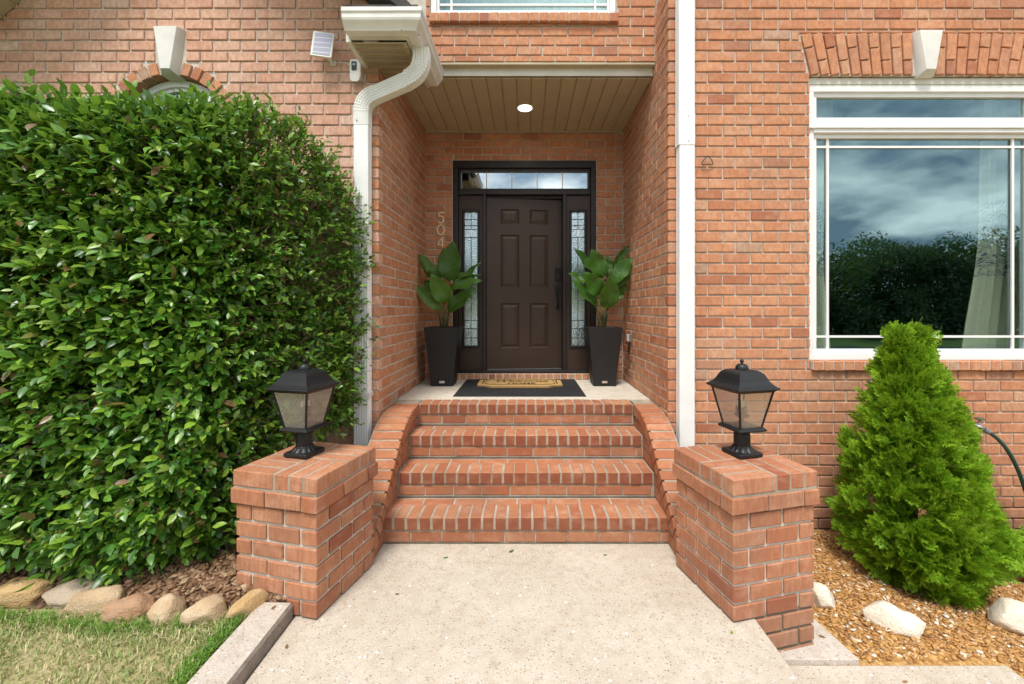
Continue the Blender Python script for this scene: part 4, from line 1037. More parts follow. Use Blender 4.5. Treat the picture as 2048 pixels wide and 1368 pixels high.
d4 = stroke([(nx + .018, z5), (nx + .018, z5 + nh)]); m2 = stroke([(nx + .018, z5 + nh), (nx - .036, z5 + .030)], .011); m3 = stroke([(nx - .040, z5 + .030), (nx + .040, z5 + .030)], .012)
for q in (m2, m3): d4.add(q.v, q.f)
obj('digit', d4, M['brass'], num)
# downlight
dl = empty('ceiling_downlight', (-.01, 4.447, CZ), 'round lit downlight in the tan porch ceiling', 'ceiling light')
obj('trim_ring', MB().lathe((-.01, 4.447, CZ - .0105), [(.070, .004), (.088, 0), (.090, .004), (.088, .0095), (.070, .0095)], 36), M['white'], dl, smooth=True)
obj('light_disc', MB().lathe((-.01, 4.447, CZ - .006), [(.0690, -.0045), (.0690, -.0030)], 32), M['glow'], dl)
pd = bpy.data.lights.new('downlight_lamp', 'SPOT'); po = bpy.data.objects.new('downlight_lamp', pd); COL.objects.link(po); po.location = (-.01, 4.447, CZ - .03)
pd.energy = 13; pd.color = (1, 0.84, 0.62); pd.spot_size = R(96); pd.spot_blend = .7; pd.shadow_soft_size = .06; attach(po, dl)
# outlet box
ol = empty('wall_outlet', (XR, 4.70, 1.20), 'small grey weatherproof outlet on the right porch wall', 'outlet')
obj('cover', MB().box(XR - .028, XR + .002, 4.655, 4.745, 1.205, 1.290), M['zinc'], ol, bevel=.004)
obj('flap', MB().box(XR - .040, XR - .0285, 4.662, 4.738, 1.212, 1.283), M['cream_white'], ol, bevel=.004)
hk = obj('wall_hook', MB().tube([(1.398, YF - .02, 2.715), (1.412, YF - .02, 2.745), (1.436, YF - .022, 2.776), (1.446, YF - .012, 2.784), (1.456, YF - .022, 2.776), (1.478, YF - .02, 2.745), (1.492, YF - .02, 2.715), (1.485, YF - .02, 2.712), (1.40, YF - .02, 2.712)], .0035, 6), M['wire'], None)
tag(hk, 'small rusty wire hanger on the brick right of the straight downspout', 'hook')

# ------------------------------------------------------------------ mats
mt = obj('rubber_mat', MB().prism([(-.692, 4.07, PORCH + .001), (.571, 4.07, PORCH + .001), (.571, 5.035, PORCH + .001), (-.692, 5.035, PORCH + .001)], [(-.688, 4.074, PORCH + .009), (.567, 4.074, PORCH + .009), (.567, 5.031, PORCH + .009), (-.688, 5.031, PORCH + .009)]), M['rubber'], None)
tag(mt, 'flat black rubber mat on the porch floor under the coir mat', 'door mat')
coir = empty('coir_mat', (-.06, 4.70, PORCH + .009), 'tan coir doormat with black Welcome Home lettering', 'door mat')
cx0, cx1, cy0, cy1 = -.515, .385, 4.475, 4.935
def mat_outline(i):
    return [(cx0 + i, cy0 + .09 + i*.6), (cx0 + .075, cy0 + .07 + i), (cx0 + .15, cy0 + i), (cx1 - .15, cy0 + i), (cx1 - .075, cy0 + .07 + i), (cx1 - i, cy0 + .09 + i*.6),
            (cx1 - i, cy1 - .09 - i*.6), (cx1 - .075, cy1 - .07 - i), (cx1 - .15, cy1 - i), (cx0 + .15, cy1 - i), (cx0 + .075, cy1 - .07 - i), (cx0 + i, cy1 - .09 - i*.6)]
zt = PORCH + .032
obj('mat_body', MB().loft([[(x, y, PORCH + .0095) for x, y in mat_outline(0)], [(x, y, zt - .004) for x, y in mat_outline(-.003)], [(x, y, zt) for x, y in mat_outline(.006)]]), M['coir'], coir)
for ins, w in ((.045, .012), (.075, .006)):
    a, b = mat_outline(ins), mat_outline(ins + w); n = len(a)
    obj('border_line', MB().add([(x, y, zt + .0012) for x, y in a] + [(x, y, zt + .0012) for x, y in b], [(i, (i+1) % n, n + (i+1) % n, n + i) for i in range(n)]), M['mat_print'], coir)
def lettering(text, x, y, size, shear=0.0, bold=0.0):
    cu = bpy.data.curves.new('lettering', 'FONT'); cu.body = text; cu.size = size; cu.align_x = 'CENTER'; cu.shear = shear; cu.offset = bold; cu.fill_mode = 'FRONT'
    tmp = bpy.data.objects.new('lettering', cu); COL.objects.link(tmp); dg = bpy.context.evaluated_depsgraph_get()
    me = bpy.data.meshes.new_from_object(tmp.evaluated_get(dg)); bpy.data.objects.remove(tmp)
    me.transform(Matrix.Translation((x, y, zt + .0015))); me.materials.clear(); me.materials.append(M['mat_print'])
    o = bpy.data.objects.new('lettering', me); COL.objects.link(o); attach(o, coir); return o
lettering('Welcome', -.06, 4.72, .15, .4, .002); lettering('HOME', -.05, 4.585, .105, 0, .003)
sw = MB()
for s in (-1, 1):
    pts = [(-.06 + s * (.15 + .15 * i / 16), 4.66 + .05 * math.sin(i / 16 * 5) , zt + .0015) for i in range(17)]
    for i in range(16): sw.add([(pts[i][0], pts[i][1] - .004, zt + .0014), (pts[i+1][0], pts[i+1][1] - .004, zt + .0014), (pts[i+1][0], pts[i+1][1] + .004, zt + .0014), (pts[i][0], pts[i][1] + .004, zt + .0014)], [(0, 1, 2, 3)])
obj('flourish', sw, M['mat_print'], coir)

# ------------------------------------------------------------------ planters and their plants
def planter(cx, cy, label):
    root = empty('planter', (cx, cy, PORCH), label, 'planter', 'black planters beside the door'); b, tp, h = .118, .182, .632
    s = lambda r_, z: [(cx - r_, cy - r_, PORCH + z), (cx + r_, cy - r_, PORCH + z), (cx + r_, cy + r_, PORCH + z), (cx - r_, cy + r_, PORCH + z)]
    obj('pot', MB().loft([s(b, .001), s(tp, h), s(tp - .012, h), s(tp - .03, h - .06)], caps=True), M['planter'], root, bevel=.003)
    obj('potting_soil', MB().loft([s(tp - .03, h - .055), s(tp - .03, h - .045)]), M['soil_bed'], root)
    y = cy - (b + (tp - b) * .045 / h) - .001
    obj('badge', MB().box(cx - .028, cx + .028, y - .004, y + .003, PORCH + .035, PORCH + .058), M['chrome'], root, bevel=.001)
planter(-.900, 4.735, 'tall tapered black planter left of the door')
planter(.842, 4.735, 'tall tapered black planter right of the door')

def big_leaf(base, tip, width, nrm, sag, parent, cup=.25):
    base, tip, nrm = Vector(base), Vector(tip), Vector(nrm).normalized(); ax = tip - base; L = ax.length; ax.normalize()
    side = ax.cross(nrm).normalized(); nn = side.cross(ax).normalized(); vs = []; uv = []; nu, nv = 6, 12
    for j in range(nv + 1):
        f = j / nv; w = width / 2 * (math.sin(math.pi * min(1, f * 1.02) ** .78) ** .75 if 0 < f < 1 else 0) + .002 * (1 - f)
        mid = base + ax * L * f + nn * (sag * math.sin(math.pi * f)) + nn * (.012 * math.sin(9 * f))
        for i in range(nu + 1):
            u = i / nu * 2 - 1; wav = .010 * math.sin(f * 16 + u * 2.5) * abs(u)
            vs.append(tuple(mid + side * w * u + nn * (cup * w * abs(u) ** 1.5 + wav))); uv.append((i / nu, f))
    fs = [(j*(nu+1)+i, j*(nu+1)+i+1, (j+1)*(nu+1)+i+1, (j+1)*(nu+1)+i) for j in range(nv) for i in range(nu)]
    o = obj('leaf', (vs, fs), M['pot_leaf'], parent, smooth=True, fix=False); me = o.data
    ul = me.uv_layers.new(name='UVMap')
    for lp in me.loops: ul.data[lp.index].uv = uv[lp.vertex_index]
    return o
def pot_plant(cx, cy, leaves, label, scale, ox, oy):
    """leaves: base, tip in picture-like offsets (metres right, metres up) with depths, width and facing"""
    root = empty('potted_plant', (cx, cy, PORCH + .58), label, 'plant', 'plants in the black planters')
    zb = PORCH + .585
    for k, (dx, dy, hx_, hy, hz) in enumerate(((0, 0, -.005, 0, .32), (.02, .012, .045, .01, .27), (-.022, .01, -.05, .0, .26), (.006, -.02, .012, -.03, .22))):
        obj('stem', MB().tube([(cx + dx, cy + dy, zb), (cx + dx * 1.4 + hx_ * .3, cy + dy, zb + hz * .5), (cx + dx + hx_, cy + dy + hy, zb + hz)], [.014, .011, .007], 8), M['stem'], root, smooth=True)
    for (bx, bz, tx, tz, ty, w, nx_, ny_, nz_, sag) in leaves:
        b = (cx + bx, cy - .01 + (.02 if ty > 0 else -.01), zb + bz); tpt = (cx + tx, cy + ty, zb + tz)
        lf = big_leaf(b, tpt, w, (nx_, ny_, nz_), sag, root)
        st = (cx + bx * .15, cy, zb + max(.02, bz - .16))
        obj('leaf_stalk', MB().tube([st, tuple((Vector(st) + Vector(b)) / 2 + Vector((0, 0, -.01))), b], .005, 6), M['stem'], root, smooth=True)
# offsets read as metres from the planter's stem foot
LP_ = [( .055, .545,  .115, .985, -.06, .235, .05, -1, .25, .02),   # tall broad leaf facing front
       ( .005, .59,  -.010, .920,  .06, .17, -.5, -.9, .1, .01),
       ( .050, .32,  -.115, .620, -.16, .205, -.15, -1, .45, .03),
       ( .060, .45,   .430, .545, -.06, .17, -.1, -.75, .7, .03),
       ( .045, .215,  .365, .465, -.12, .17, .1, -.9, .55, .02),
       ( .110, .55,   .410, .760,  .02, .12, -.45, -.6, .6, -.02),
       (-.030, .23,  -.325, .520, -.05, .13, -.3, -.8, .5, .02),
       (-.030, .56,  -.305, .855,  .00, .12, .4, -.7, .5, .02),
       (-.060, .50,  -.290, .785,  .08, .10, .2, -.7, .6, .01),
       ( .080, .48,   .400, .625,  .10, .13, 0, -.6, .8, .02),
       (-.080, .40,  -.240, .560,  .10, .13, .1, -.9, .3, .02)]
pot_plant(-.900, 4.73, LP_, 'broad-leaved green plant with one tall upright leaf, left of the door', 1, 0, 0)
RP_ = [(-.010, .58,  -.135, .900, -.05, .20, -.1, -1, .35, .02),
       (-.060, .60,  -.330, .910, -.02, .14, .5, -.8, .3, .02),
       ( .050, .60,   .060, .840,  .06, .15, .3, -1, .1, .02),
       ( .100, .52,   .320, .810, -.06, .18, -.35, -.9, .4, .02),
       ( .130, .48,   .345, .755,  .02, .14, .3, -.8, .5, .03),
       (-.030, .40,  -.235, .645, -.14, .19, -.2, -1, .4, .03),
       ( .035, .245,  .050, .610, -.20, .215, .1, -1, .35, .03),
       (-.140, .50,  -.385, .635,  .02, .13, .1, -.6, .8, .02),
       (-.060, .27,  -.350, .570, -.04, .13, -.2, -.7, .7, .02),
       ( .120, .36,   .270, .540,  .05, .13, .3, -.8, .3, .02),
       ( .110, .70,   .305, .955,  .04, .10, .5, -.7, .4, .01)]
pot_plant(.842, 4.73, RP_, 'broad-leaved green plant with spreading leaves, right of the door', 1, 0, 0)

# ------------------------------------------------------------------ ground, walks, beds
def struct(name, mb, mat, bevel=0): return tag(obj(name, mb, mat, None, bevel=bevel), kind='structure')
struct('ground', MB().box(-400, 400, -400, 400, -.75, -.70), M['lawn'])
struct('road', MB().box(-400, 400, -19, -12, -.697, -.692), M['asphalt'])
struct('walk_pad', MB().box(-1.18, 1.16, -6, 2.95, -.35, 0.0), M['pad'], .012)
struct('walk_lower', MB().box(1.162, 2.41, -6, 2.165, -.6, -.222), M['pad'], .01)
ft = struct('pier_footing', MB().prism([(1.165, 2.168, -.5), (1.68, 2.168, -.5), (1.63, 2.46, -.5), (1.165, 2.46, -.5)], [(1.165, 2.168, -.196), (1.68, 2.168, -.199), (1.63, 2.46, -.188), (1.165, 2.46, -.186)]), M['kerb'], .006)
def wavy_kerb():
    mb = MB(); n = 60; rings = []
    for i in range(n + 1):
        y = -6 + i * (8.185 / n); w = lambda s: mnoise.noise(Vector((y * 3, s, 0))) * .004
        rings.append([(-1.355 + w(1), y, -.3), (-1.182 + w(2), y, -.3), (-1.182 + w(2), y, .060 + w(3)), (-1.192 + w(5), y, .074 + w(3)), (-1.345 + w(1), y, .078 + w(4)), (-1.357 + w(1), y, .064 + w(4))])
    return mb.loft(rings)
struct('kerb', wavy_kerb(), M['kerb'])
# grime line where the bottom riser meets the pad
mgz = lambda x: -.2 - .13 * max(0.0, x - 2.3)
def sheet(x0, x1, y0, y1, nx, ny, zf):
    vs = [(x0 + (x1-x0)*i/nx, y0 + (y1-y0)*j/ny, zf(x0 + (x1-x0)*i/nx, y0 + (y1-y0)*j/ny)) for j in range(ny+1) for i in range(nx+1)]
    fs = [(j*(nx+1)+i, j*(nx+1)+i+1, (j+1)*(nx+1)+i+1, (j+1)*(nx+1)+i) for j in range(ny) for i in range(nx)]
    return vs, fs
nz = lambda x, y, a, f: mnoise.noise(Vector((x*f, y*f, 3.7))) * a
def zr(x, y):
    h = mgz(x) + nz(x, y, .014, 5) + nz(x, y, .03, 1.3)
    dw = max(y - 2.165, x - 2.41, 0.0) if (y < 2.5 or x < 2.6) else 9        # how far from the lower walk
    k = min(1.0, dw / .16)
    df = max(y - 2.46, x - 1.66, 0.0); kf = min(1.0, df / .12)
    h = h * k + min(h, -.230) * (1 - k); return h * kf + min(h, -.222) * (1 - kf)
def zl(x, y):
    k = min(1, max(0, (y - 2.13) / .14)); k = k * k * (3 - 2 * k)
    return .035 + .068 * k + .05 * min(1, max(0, (y - 2.25) / .5)) + nz(x, y, .012, 5) * k
def zg(x, y): return .048 + nz(x, y, .012, 3) + .02 * max(0, (y - 1.7))
def gmesh(name, s, mat): o = obj(name, s, mat, None, smooth=True, fix=False); return tag(o, kind='structure')
gmesh('mulch_bed', sheet(1.30, 6.5, 2.08, 3.455, 100, 30, zr), M['mulch_bed'])
gmesh('mulch_bed', sheet(2.36, 6.5, -6, 2.08, 60, 60, zr), M['mulch_bed'])
gmesh('planting_bed', sheet(-6, -1.19, 2.14, 3.455, 90, 26, zl), M['soil_bed'])
gmesh('lawn_turf', sheet(-9, -1.358, -6, 2.16, 90, 90, zg), M['turf'])

# ---- loose chips
def scatter_chips(name, n, sampler, zf, mat, size, label):
    base = np.array([(x, y, z) for x in (-1, 1) for y in (-1, 1) for z in (-1, 1)], float) * .5
    tri = np.array([(0,1,3),(0,3,2),(4,6,7),(4,7,5),(0,4,5),(0,5,1),(2,3,7),(2,7,6),(0,2,6),(0,6,4),(1,5,7),(1,7,3)])
    V = np.empty((n, 8, 3)); 
    for i in range(n):
        x, y = sampler(); L = size * random.uniform(.5, 1.5); W = L * random.uniform(.35, .75); T_ = L * random.uniform(.12, .35)
        e = np.array(Matrix.Rotation(random.uniform(0, 6.28), 3, 'Z') @ Matrix.Rotation(random.gauss(0, .35), 3, 'X') @ Matrix.Rotation(random.gauss(0, .35), 3, 'Y'))
        b = base * (L, W, T_) + RNG.normal(0, .09, (8, 3)) * (L, W, T_)
        V[i] = b @ e.T + (x, y, zf(x, y) + T_ * .3 + random.uniform(-.003, .006))
    T = (tri[None] + (np.arange(n) * 8)[:, None, None]).reshape(-1, 3)
    o = np_obj(name, V.reshape(-1, 3), T, mat); return tag(o, label, 'mulch', kind='stuff')
def s_right():
    while True:
        x, y = random.uniform(1.42, 4.4), random.uniform(2.02, 3.42) if random.random() < .92 else random.uniform(1.6, 2.1)
        if y < 2.19 and x < 2.43: continue
        if x < 1.70 and y < 2.47: continue
        return x, y
scatter_chips('mulch_chips', 15000, s_right, zr, M['chip'], .021, 'orange-brown wood and pebble mulch round the evergreen shrub')
def s_left():
    while True:
        x, y = random.uniform(-3.6, -1.22), 2.2 + abs(random.gauss(0, .28))
        if y < 3.4: return x, y
scatter_chips('mulch_chips', 3600, s_left, zl, M['chip_dark'], .030, 'dark shredded mulch under the hedge')

# ---- grass
def grass(name, n, sampler, zf, hgt, mat, label, wid=.0035, lean=.9):
    V = np.empty((n, 5, 3)); tri = np.array([(0,1,3),(0,3,2),(2,3,4)])
    for i in range(n):
        x, y = sampler(); h = hgt * random.uniform(.5, 1.5); a = random.uniform(0, 6.283); w = wid * random.uniform(.6, 1.3)
        l = random.uniform(.1, 1.0) * lean * h; ca, sa = math.cos(a), math.sin(a); z = zf(x, y) - .004; px, py = -sa * w, ca * w
        V[i] = ((x - px, y - py, z), (x + px, y + py, z), (x - px*.8 + ca*l*.35, y - py*.8 + sa*l*.35, z + h*.6), (x + px*.8 + ca*l*.35, y + py*.8 + sa*l*.35, z + h*.6), (x + ca*l, y + sa*l, z + h * (.95 - .3 * l / h)))
    T = (tri[None] + (np.arange(n) * 5)[:, None, None]).reshape(-1, 3)
    return tag(np_obj(name, V.reshape(-1, 3), T, mat), label, 'grass', kind='stuff')
def s_turf():
    while True:
        x = random.uniform(-3.3, -1.36); y = random.uniform(1.35, 2.13)
        if mnoise.noise(Vector((x*2.5, y*2.5, 9))) > random.uniform(-.7, .3): return x, y
grass('grass', 26000, s_turf, zg, .034, M['grass'], 'short patchy grass, half green and half straw, left of the kerb', .0022, 1.1)
def s_edge(): return -1.362 - abs(random.gauss(0, .035)), random.uniform(1.3, 2.12)
grass('grass', 2400, s_edge, zg, .042, M['grass_green'], 'fresh green grass strip along the concrete kerb', .0026, .8)
def s_tuft():
    c = random.choice(TUFTS); return c[0] + random.gauss(0, .05), c[1] + random.gauss(0, .022)
TUFTS = [(-2.12, 2.05), (-1.98, 2.02), (-1.82, 2.03), (-2.32, 2.06), (-2.5, 2.09), (-1.62, 2.04), (-2.65, 2.10)]
grass('grass', 700, s_tuft, zg, .05, M['grass_green'], 'longer green grass tufts against the edging stones', .0026, 1.2)

# ---- stones
def stone_obj(name, cx, cy, cz_, sx, sy, sz, rz, mat, label, group, seed, rough=.12, tilt=0.0):
    bm = bmesh.new(); bmesh.ops.create_icosphere(bm, subdivisions=4, radius=1)
    for v in bm.verts:
        q = v.co * 1.1 + Vector((seed * 3.7, seed * 1.3, 0)); d = mnoise.noise(q) * rough * 1.6 + mnoise.noise(q * 2.7) * rough * .7 + mnoise.noise(q * 7) * rough * .12
        v.co *= (1 + d); p = 2.6; m = (abs(v.co.x)**p + abs(v.co.y)**p + abs(v.co.z)**p) ** (1/p) / v.co.length
        v.co /= m ** .6
    rf = random.Random(seed)                                      # worn flat facets
    for _ in range(9):
        pl = Vector((rf.gauss(0, 1), rf.gauss(0, 1), rf.gauss(0, .8))).normalized(); lim = rf.uniform(.70, .92)
        for v in bm.verts:
            e_ = v.co.dot(pl) - lim
            if e_ > 0: v.co -= pl * e_ * .85
    for v in bm.verts: v.co *= 1.06 + mnoise.noise(v.co * 9 + Vector((seed, 0, 0))) * .022
    bm.transform(Matrix.Translation((cx, cy, cz_)) @ Matrix.Rotation(rz, 4, 'Z') @ Matrix.Rotation(tilt, 4, 'Y') @ Matrix.Diagonal((sx, sy, sz, 1)))
    me = bpy.data.meshes.new(name); bm.to_mesh(me); bm.free(); me.shade_smooth(); me.materials.append(mat)
    o = bpy.data.objects.new(name, me); COL.objects.link(o); return tag(o, label, 'stone', group)
G1 = 'rounded stones edging the hedge bed'
stone_obj('edging_stone', -2.62, 2.24, 0.088, 0.116, 0.090, 0.061, .1, M['stone_gold'], 'leftmost tan edging stone in front of the hedge, cut by the frame', G1, 1)
stone_obj('edging_stone', -2.35, 2.235, 0.083, 0.116, 0.081, 0.057, .15, M['stone_grey'], 'second edging stone from the left, flat and grey-topped', G1, 2)
stone_obj('edging_stone', -2.16, 2.175, 0.083, 0.116, 0.077, 0.069, .2, M['stone_tan'], 'third edging stone from the left, long and tan with a grey top', G1, 3)
stone_obj('edging_stone', -1.955, 2.12, 0.078, 0.094, 0.077, 0.067, -.1, M['stone_red'], 'rusty reddish edging stone in the row before the hedge', G1, 4)
stone_obj('edging_stone', -1.765, 2.125, 0.078, 0.077, 0.072, 0.071, .5, M['stone_tan'], 'blocky tan edging stone right of the reddish one', G1, 5, .16, -.3)
stone_obj('edging_stone', -1.555, 2.105, 0.078, 0.099, 0.077, 0.071, .1, M['stone_tan'], 'smooth oval tan edging stone, second from the concrete kerb', G1, 6, .08)
stone_obj('edging_stone', -1.385, 2.145, 0.083, 0.051, 0.095, 0.061, -.4, M['stone_gold'], 'narrow golden edging stone against the concrete kerb', G1, 7, .10)
G2 = 'pale boulders in the mulch'
stone_obj('boulder', 2.04, 2.40, -.175, .135, .085, .085, -.45, M['stone_white'], 'big pale boulder with cracked sides lying before the evergreen', G2, 11, .17, .15)
stone_obj('boulder', 1.775, 2.60, -.175, .065, .08, .075, .3, M['stone_white'], 'pale boulder half hidden behind the right brick pier', G2, 12, .1)
stone_obj('boulder', 2.86, 2.46, -.235, .17, .10, .09, -.5, M['stone_white'], 'pale boulder at the right edge, under the evergreen', G2, 13, .1, .12)

# ------------------------------------------------------------------ foliage
LEAF = np.array([(0,0,0),(.38,0,-.03),(.72,0,-.035),(1,0,-.10),(.34,.23,.035),(.68,.19,.02),(.34,-.23,.035),(.68,-.19,.02)])
LTRI = np.array([(0,1,4),(1,2,5),(1,5,4),(2,3,5),(0,6,1),(1,7,2),(1,6,7),(2,7,3)])
def frames(ax, nrm):
    ax = ax / np.linalg.norm(ax, axis=1, keepdims=True); side = np.cross(nrm, ax); side /= np.linalg.norm(side, axis=1, keepdims=True) + 1e-9
    up = np.cross(ax, side); return np.stack([ax, side, up], axis=2)
def leaves_mesh(pos, ax, nrm, size):
    Fm = frames(ax, nrm); V = np.einsum('nij,kj->nki', Fm, LEAF) * size[:, None, None] + pos[:, None, :]
    T = (LTRI[None] + (np.arange(len(pos)) * len(LEAF))[:, None, None]).reshape(-1, 3); return V.reshape(-1, 3), T, Fm

# ---- the clipped hedge
HP = [(-4.3, 2.17), (-3.2, 2.17), (-2.6, 2.20), (-2.1, 2.25), (-1.80, 2.36), (-1.61, 2.56), (-1.50, 2.74), (-1.385, 2.95), (-1.28, 3.15), (-1.255, 3.36)]
cum = [0]
for a, b in zip(HP, HP[1:]): cum.append(cum[-1] + math.dist(a, b))
def hedge_pt(s):
    for i in range(len(HP) - 1):
        if s <= cum[i+1] or i == len(HP) - 2:
            f = min(1, (s - cum[i]) / (cum[i+1] - cum[i])); a, b = HP[i], HP[i+1]; d = Vector((b[0]-a[0], b[1]-a[1])).normalized()
            return a[0] + (b[0]-a[0])*f, a[1] + (b[1]-a[1])*f, d.y, -d.x
HT = [(-9, 2.66), (-2.1, 2.66), (-1.80, 2.71), (-1.50, 2.84), (-1.385, 2.76), (-1.28, 2.52), (-1.0, 2.30)]
def hedge_top(x):
    for (a, za), (b, zb) in zip(HT, HT[1:]):
        if a <= x <= b: return za + (zb - za) * (x - a) / (b - a)
    return 2.3
def hedge_bot(x): return .13 + (.10 if x < -2.55 else 0) + (.0 if x < -1.62 else min(.55, (x + 1.62) * 3.5))
pos, axs, nrs, sizes, twig_seg = [], [], [], [], []
def sprig(p, d, n_leaf, ls, length):
    d = d.normalized(); side = d.cross(Vector((0, 0, 1))); side = side.normalized() if side.length > .1 else Vector((1, 0, 0)); up = side.cross(d)
    bend_ = Vector((random.gauss(0, .25), random.gauss(0, .25), random.gauss(0, .2)))
    pts = [p + d * length * f + bend_ * length * f * f * .5 for f in (0, .35, .7, 1)]
    twig_seg.append(pts)
    for k in range(n_leaf):
        f = .30 + .70 * k / max(1, n_leaf - 1); q = p + d * length * f + bend_ * length * f * f * .5
        a = k * 2.4 + random.uniform(-.5, .5); r_ = side * math.cos(a) + up * math.sin(a)
        ax_ = (r_ * random.uniform(.7, 1.2) + d * (.35 + .9 * f) + Vector((0, 0, random.uniform(-.25, .25)))).normalized()
        nn = (Vector((0, 0, 1)) * .75 + d * .75 - ax_ * .4 + Vector((random.gauss(0, .3), random.gauss(0, .3), random.gauss(0, .3)))).normalized()
        pos.append(q); axs.append(ax_); nrs.append(nn); sizes.append(ls * random.choice((random.uniform(.5, .9), random.uniform(.8, 1.35))))
TOTAL = cum[-1]
for i in range(9500):
    s = TOTAL * random.random() if random.random() < .35 else random.uniform(1.1, TOTAL)
    x, y, nx_, ny_ = hedge_pt(s); thin = 1.0 if x < -1.75 else .74
    if random.random() > thin: continue
    zt_, zb_ = hedge_top(x), hedge_bot(x); r_ = random.random()
    edge = .26
    if r_ < .17:                                                  # flat top
        dep = random.uniform(0, .9); n3 = Vector((0, 0, 1)); p3 = Vector((x - nx_ * (dep + .12), y - ny_ * (dep + .12), zt_ - random.uniform(.06, .16)))
    else:
        z = random.uniform(zb_, zt_); over = max(0, (z - (zt_ - edge)) / edge); inset = edge * (1 - math.sqrt(max(0, 1 - over**2)))
        under = max(0, (zb_ + .35 - z) / .35); inset += .10 * under ** 2 + mnoise.noise(Vector((x*2.2, y*2.2, z*2.2))) * .07
        dp = inset + .10 + random.expovariate(1 / .07); p3 = Vector((x - nx_ * dp, y - ny_ * dp, z)); n3 = Vector((nx_, ny_, over * 1.1)).normalized()
    if p3.y > 3.40 or (p3.x > -1.24): continue
    inpier = abs((p3.x + 1.23)) < .36 and 2.1 < p3.y < 2.82 and p3.z < .80
    if inpier: continue
    d = n3 + Vector((random.gauss(0, .45), random.gauss(0, .45), random.gauss(.15, .45)))
    small = .046 if x > -1.75 else .066
    sprig(p3, d, random.randint(5, 9), small, random.uniform(.10, .20))
for i in range(3600):                                             # leaves deeper inside
    s = random.uniform(.6, TOTAL - .55); x, y, nx_, ny_ = hedge_pt(s); dp = random.uniform(.22, .62); z = random.uniform(hedge_bot(x) + .15, hedge_top(x) - .22)
    p3 = Vector((x - nx_ * dp, y - ny_ * dp, z))
    if p3.y > 3.36 or p3.x > -1.42: continue
    sprig(p3, Vector((nx_ + random.gauss(0, .6), ny_ + random.gauss(0, .6), random.gauss(.1, .6))), random.randint(5, 8), .072, random.uniform(.12, .22))
pos_a = np.array([tuple(v) for v in pos]); ax_a = np.array([tuple(v) for v in axs]); nr_a = np.array([tuple(v) for v in nrs]); sz_a = np.array(sizes)
ok = ~((np.abs(pos_a[:, 0] + 1.285) < .20) & (np.abs(pos_a[:, 1] - 2.5) < .20) & (pos_a[:, 2] < 1.33) & (pos_a[:, 2] > .7))   # keep clear of the lantern
ok &= ~((np.abs(pos_a[:, 0] + 1.23) < .30) & (np.abs(pos_a[:, 1] - 2.455) < .30) & (pos_a[:, 2] < .735)) & (pos_a[:, 1] < 3.42)
pos_a, ax_a, nr_a, sz_a = pos_a[ok], ax_a[ok], nr_a[ok], sz_a[ok]
hedge = empty('hedge', (-2.4, 2.9, .1), 'big clipped evergreen hedge with glossy leaves before the left wing', 'hedge')
Fm_all = frames(ax_a, nr_a); d_cam = pos_a - np.array((0, 0, EYE)); dist = np.linalg.norm(d_cam, axis=1)
facing = np.abs(np.einsum('ni,ni->n', Fm_all[:, :, 2], d_cam)) / dist
inframe = (862 * pos_a[:, 0] / pos_a[:, 1] > -1030) & (pos_a[:, 2] > .3)
front = np.array([ -(min(0, 0)) for _ in range(1)])
score = facing * sz_a**2 / dist**2 * inframe
# leaves near the outer skin only
def skin(pv): 
    best = 9
    for i in range(len(HP) - 1):
        a, b = np.array(HP[i]), np.array(HP[i+1]); ab = b - a; tt = min(1, max(0, np.dot(pv[:2] - a, ab) / np.dot(ab, ab))); c = a + ab * tt; nrm_ = np.array((ab[1], -ab[0])) / np.linalg.norm(ab)
        dd = np.dot(pv[:2] - c, nrm_)
        if abs(dd) < abs(best): best = dd
    return best
cand = np.argsort(-score)[:2600]; cand = [i for i in cand if skin(pos_a[i]) > -.06][:300]
single = np.zeros(len(pos_a), bool); single[cand] = True
Vh, Th, _ = leaves_mesh(pos_a[~single], ax_a[~single], nr_a[~single], sz_a[~single])
tag(np_obj('foliage', Vh, Th, M['hedge_leaf'], hedge, smooth=True), kind='stuff')
leaf_me = bpy.data.meshes.new('leaf'); leaf_me.from_pydata(LEAF.tolist(), [], LTRI.tolist()); leaf_me.shade_smooth(); leaf_me.materials.append(M['hedge_leaf'])
for i in cand:
    o = bpy.data.objects.new('leaf', leaf_me); COL.objects.link(o); attach(o, hedge)
    m = Matrix(Fm_all[i].tolist()).to_4x4(); o.matrix_basis = Matrix.Translation(pos_a[i]) @ m @ Matrix.Scale(float(sz_a[i]), 4)
mb = MB()
for k_, pts in enumerate(twig_seg):
    if k_ % (2 if pts[0].x > -1.8 else 5): continue
    if abs(pts[0].x + 1.285) < .22 and abs(pts[0].y - 2.5) < .22 and pts[0].z < 1.35: continue
    mb.tube(pts, [.0042, .0036, .0028, .0018], 4)
tag(obj('twigs', mb, M['twig'], hedge, fix=False), kind='stuff')
rs = random.Random(5)
for i in range(16):                                               # trunks and main limbs inside
    x, y, nx_, ny_ = hedge_pt(.4 + (TOTAL - .5) * i / 16); x -= nx_ * .42; y -= ny_ * .42; y = min(y, 3.36)
    p0 = Vector((x, y, .05)); pts = [p0]
    for k in range(6): pts.append(pts[-1] + Vector((rs.uniform(-.06, .06), rs.uniform(-.06, .06), .36)))
    br = MB().tube(pts, [.022, .020, .017, .014, .011, .008, .004], 7)
    for k in range(5):
        b0 = pts[1 + k % 5]; e_ = b0 + Vector((nx_ * .25 + rs.uniform(-.2, .2), ny_ * .25 + rs.uniform(-.05, .05), rs.uniform(.05, .3)))
        br.tube([b0, (b0 + e_) / 2 + Vector((0, 0, .03)), e_], [.010, .007, .004], 5)
    obj('branch', br, M['bark'], hedge, smooth=True)

